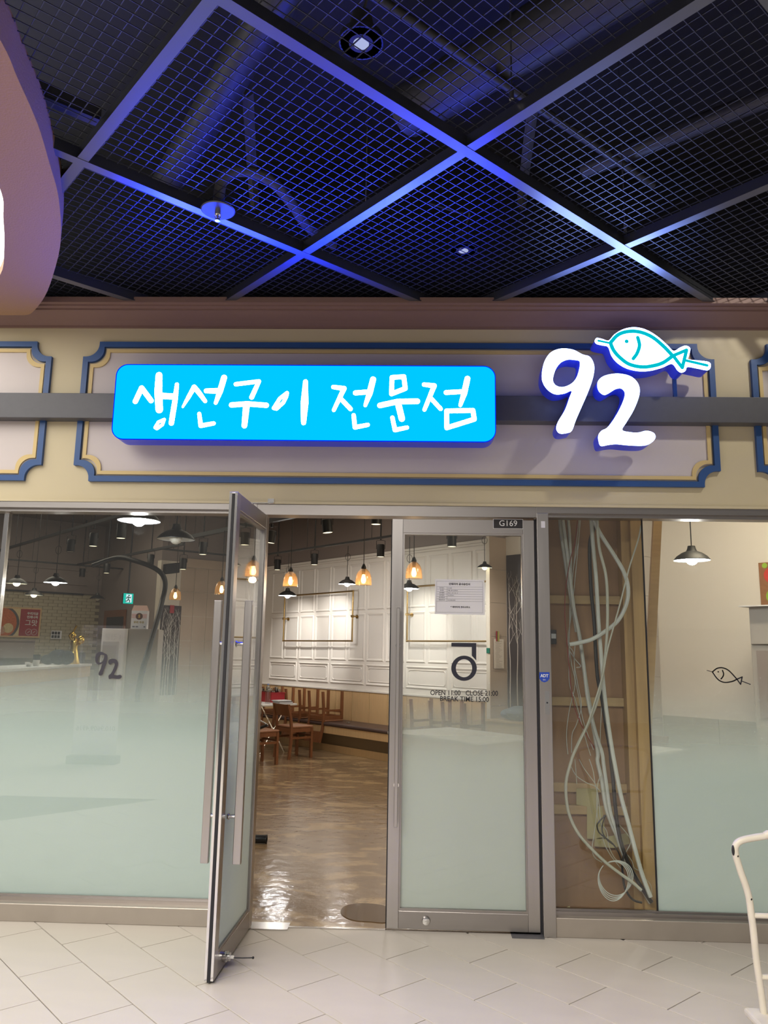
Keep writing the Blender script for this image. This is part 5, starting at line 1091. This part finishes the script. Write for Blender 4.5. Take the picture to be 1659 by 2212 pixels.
cable([(cK, [(250, 110), (262, 250), (268, 420), (270, 560), (285, 760), (310, 930)])], 0.010, 'cablew', 'short thick white cable third from the left at the top of the bay', 0.395, None, CG)
cable([(cK, [(415, 110), (480, 240), (570, 380), (640, 500), (672, 610), (665, 720), (610, 840), (520, 920), (420, 980), (330, 1005), (260, 1018)])], 0.0125, 'cablew', 'fat white cable bowing out to the right in a wide loop', 0.205, 0, CG)
cable([(cK, [(425, 110), (430, 200), (405, 300), (405, 450), (415, 650), (435, 850), (445, 1050), (460, 1250), (490, 1400), (520, 1600), (550, 1780)]), (cL, [(860, 30), (890, 300), (915, 600), (950, 900), (1000, 1130), (1080, 1350), (1180, 1560), (1300, 1750), (1400, 1900)])], 0.0115, 'cableb', 'thick black cable running down the middle of the bay', 0.275, 0.23, CG)
cable([(cK, [(412, 110), (428, 330), (448, 550), (465, 850), (480, 1050), (500, 1300), (530, 1550), (565, 1780)]), (cL, [(900, 20), (990, 480), (1090, 850), (1180, 1200), (1280, 1550), (1385, 1830)])], 0.0125, 'cablew', 'straight thick white cable slanting to the bottom right corner', 0.238, 0.20, CG)
cable([(cK, [(455, 115), (470, 330), (515, 520), (528, 700), (525, 950), (500, 1200), (460, 1400), (400, 1560), (330, 1700), (285, 1800)]), (cL, [(330, 30), (270, 250), (260, 450), (300, 720), (420, 980), (600, 1190), (800, 1380), (1010, 1540), (1150, 1640), (1260, 1740)])], 0.009, 'cableg', 'ivory cable crossing the bundle and bulging left at the bottom', 0.165, 0, CG)
cable([(cK, [(765, 180), (745, 280), (690, 450), (660, 560), (620, 720), (570, 900), (530, 1050), (490, 1250), (430, 1450), (380, 1600), (310, 1750)])], 0.0048, 'cableg', 'slim ivory cable slanting from the stud top down to the left', 0.14, 0, CG)
cable([(cL, [(1040, 1240), (1010, 1400), (1030, 1650), (1080, 1780), (1160, 1870), (1270, 1905)])], 0.0065, 'cableb', 'black cable hooking round at the bottom right of the bay', 0.208, 0, CG)
cable([(cL, [(790, 740), (710, 820), (675, 880), (700, 970), (780, 1040), (880, 1120), (960, 1240), (1010, 1380)])], 0.0042, 'cableb', 'thin black loop of wire over the yellow patch', 0.26, 0, CG)
cable([(cL, [(790, 740), (750, 850), (745, 960), (800, 1060), (880, 1130)])], 0.0036, 'cableb', 'second thin black loop of wire over the yellow patch', 0.27, 0, CG)
cable([(cK, [(320, 115), (300, 300), (265, 430), (235, 620), (228, 800), (240, 960), (250, 1080), (262, 1200), (275, 1340), (310, 1500), (380, 1650), (440, 1750)])], 0.0028, 'cabler', 'thin red wire hanging at the left of the bay', 0.322, 0, CG)
for k, pts in enumerate(([(335, 115), (325, 280), (290, 480), (265, 700), (262, 900), (258, 1020), (275, 1150), (300, 1300), (260, 1480), (240, 1650), (250, 1790)], [(330, 120), (310, 300), (285, 520), (270, 760), (260, 950), (258, 1120), (262, 1300), (300, 1400), (340, 1550), (380, 1700), (410, 1800)], [(340, 120), (322, 330), (300, 560), (275, 800), (250, 1000), (290, 1080), (300, 1250), (330, 1400), (360, 1560), (430, 1760)], [(300, 1020), (295, 1150), (320, 1300), (345, 1450), (310, 1580), (280, 1650), (275, 1780)], [(255, 1050), (300, 1120), (340, 1170), (310, 1180)], [(490, 1400), (480, 1600), (475, 1780)])):
    cable([(cK, pts)], 0.0026, 'cablew', 'thin white wire dangling among the thick cables in the upper bay', 0.41+0.003*k, 0, CG, 'wire')
for k, pts in enumerate(([(435, 0), (500, 120), (580, 230), (660, 360), (680, 600), (640, 960), (610, 1180), (640, 1300), (740, 1370)], [(330, 100), (400, 220), (530, 310), (650, 360), (720, 430)], [(570, 0), (620, 150), (650, 330), (690, 500), (720, 800), (760, 1080), (850, 1270), (990, 1450)], [(740, 200), (690, 300), (670, 500), (690, 800), (800, 950), (830, 1150), (900, 1300), (980, 1380)], [(380, 0), (395, 180), (405, 330)], [(950, 850), (1080, 1000), (1120, 1100), (1060, 1230)], [(1080, 1270), (1140, 1360), (1165, 1440), (1220, 1475)], [(1320, 1590), (1390, 1680), (1400, 1820)])):
    cable([(cL, pts)], 0.0026, 'cableg', 'thin pale wire tangled in the lower bay', 0.296+0.003*k, 0, CG, 'wire')
for k in range(4):
    cx, cy = 890+12*k, 1620-14*k; rx, ry = 200+8*k, 262-10*k
    pts = [(cx+rx*math.cos(a_)*(1-0.12*math.sin(a_)), cy+ry*math.sin(a_)) for a_ in [-1.9+i*2*PI*0.93/14 for i in range(15)]]
    cable([(cL, pts[::-1])], 0.0028, 'cablew', 'coil turn of thin white wire at the bottom of the bay', 0.180+0.004*k, 0, CG, 'wire')
q = at_y(1224, 1968, 0.16); tag(obj('rubble', MB().add([Vector((q.x-0.045, 0.15, 0.0315)), Vector((q.x+0.045, 0.15, 0.0315)), Vector((q.x+0.05, 0.2, 0.0315)), Vector((q.x-0.03, 0.2, 0.0315)), Vector((q.x+0.02, 0.17, 0.115)), Vector((q.x-0.01, 0.18, 0.10))], [(0, 1, 2, 3), (0, 1, 4), (1, 2, 4), (2, 3, 5, 4), (3, 0, 5), (0, 4, 5)]), 'tape'), 'pale crumb of rubble on the cable bay sill', 'rubble')

# ================================================================== trolley at the right
cM = lambda p: (1540+p[0]/4.89, 1760+p[1]/4.89)
D0 = 3.08
hp_ = [(640, 200), (560, 222), (460, 238), (330, 262), (265, 292), (235, 345), (240, 420), (262, 500), (300, 620), (350, 760), (385, 900), (405, 1060), (425, 1200), (455, 1500), (490, 1750), (520, 1960), (545, 2150)]
w_ = [at_d(*cM(p), D0) for p in hp_]
lo = w_[-1]; dn = (w_[-1]-w_[-3]).normalized(); foot = lo+dn*((lo.z-0.16)/max(1e-3, -dn.z))
tl = thing('platform_trolley', 'ivory painted tube trolley handle at the right edge', 'trolley', Vector((foot.x+0.25, foot.y, 0)))
tip = w_[0]; xm = tip.x+0.12
mir = lambda p: Vector((2*xm-p.x, p.y, p.z))
path = [foot]+w_[::-1]+[mir(p) for p in w_[1:]]+[mir(foot)]
obj('handle_tube', MB().tube([Vector(p) for p in catmull([tuple(p) for p in path], 4, False)], 0.0135, 12), 'cart', tl, True)
for py in (1065, 1715):
    p = at_d(*cM((470 if py < 1200 else 540, py)), D0); obj('rung', MB().cyl(Vector((p.x-0.015, p.y, p.z)), Vector((2*xm-p.x+0.015, p.y, p.z)), 0.010, 10), 'cart', tl, True)
obj('deck', MB().box(foot.x-0.06, 2*xm-foot.x+0.06, foot.y-0.7, foot.y+0.05, 0.13, 0.16), 'cart', tl, bevel=0.01)
for ax_ in (foot.x, 2*xm-foot.x):
    for by in (foot.y-0.6, foot.y-0.03): obj('wheel', MB().cyl((ax_-0.018, by, 0.06), (ax_+0.018, by, 0.06), 0.058, 18), 'black', tl, True); obj('fork', MB().box(ax_-0.026, ax_-0.02, by-0.02, by+0.02, 0.06, 0.13).box(ax_+0.02, ax_+0.026, by-0.02, by+0.02, 0.06, 0.13), 'chrome', tl.children[-1])
for px, py, l_ in ((218, 380, 0.02), (262, 440, 0.006), (405, 895, 0.006)):
    p = at_d(*cM((px, py)), D0-0.0125); obj('paint_chip', MB().sphere(p+FW*0.004, 0.006, 8, 6, l_/0.006), 'ink', tl, True)

# ================================================================== banner stand behind the viewer (seen only as a reflection)
vq = at_y(212, 1480, 6.0); bx = vq.x
t = thing('banner_stand', 'white roll-up banner stand reflected faintly in the left window', 'banner', (bx, -5.85, 0))
obj('sheet', MB().box(bx-0.30, bx+0.30, -5.86, -5.85, 0.12, 1.82), 'banner', t); obj('foot', MB().box(bx-0.33, bx+0.33, -5.95, -5.76, 0, 0.10), 'bar', t)
obj('picture_block', MB().box(bx-0.26, bx+0.2, -5.8485, -5.847, 0.95, 1.55), 'fridge', t)
text('lettering', '1:1 전문 트레이닝', 0.09, (bx, -5.846, 1.66), -X, ZV, 'ink', t); text('lettering', '010.9609.4916', 0.09, (bx, -5.846, 0.45), -X, ZV, 'ink', t)
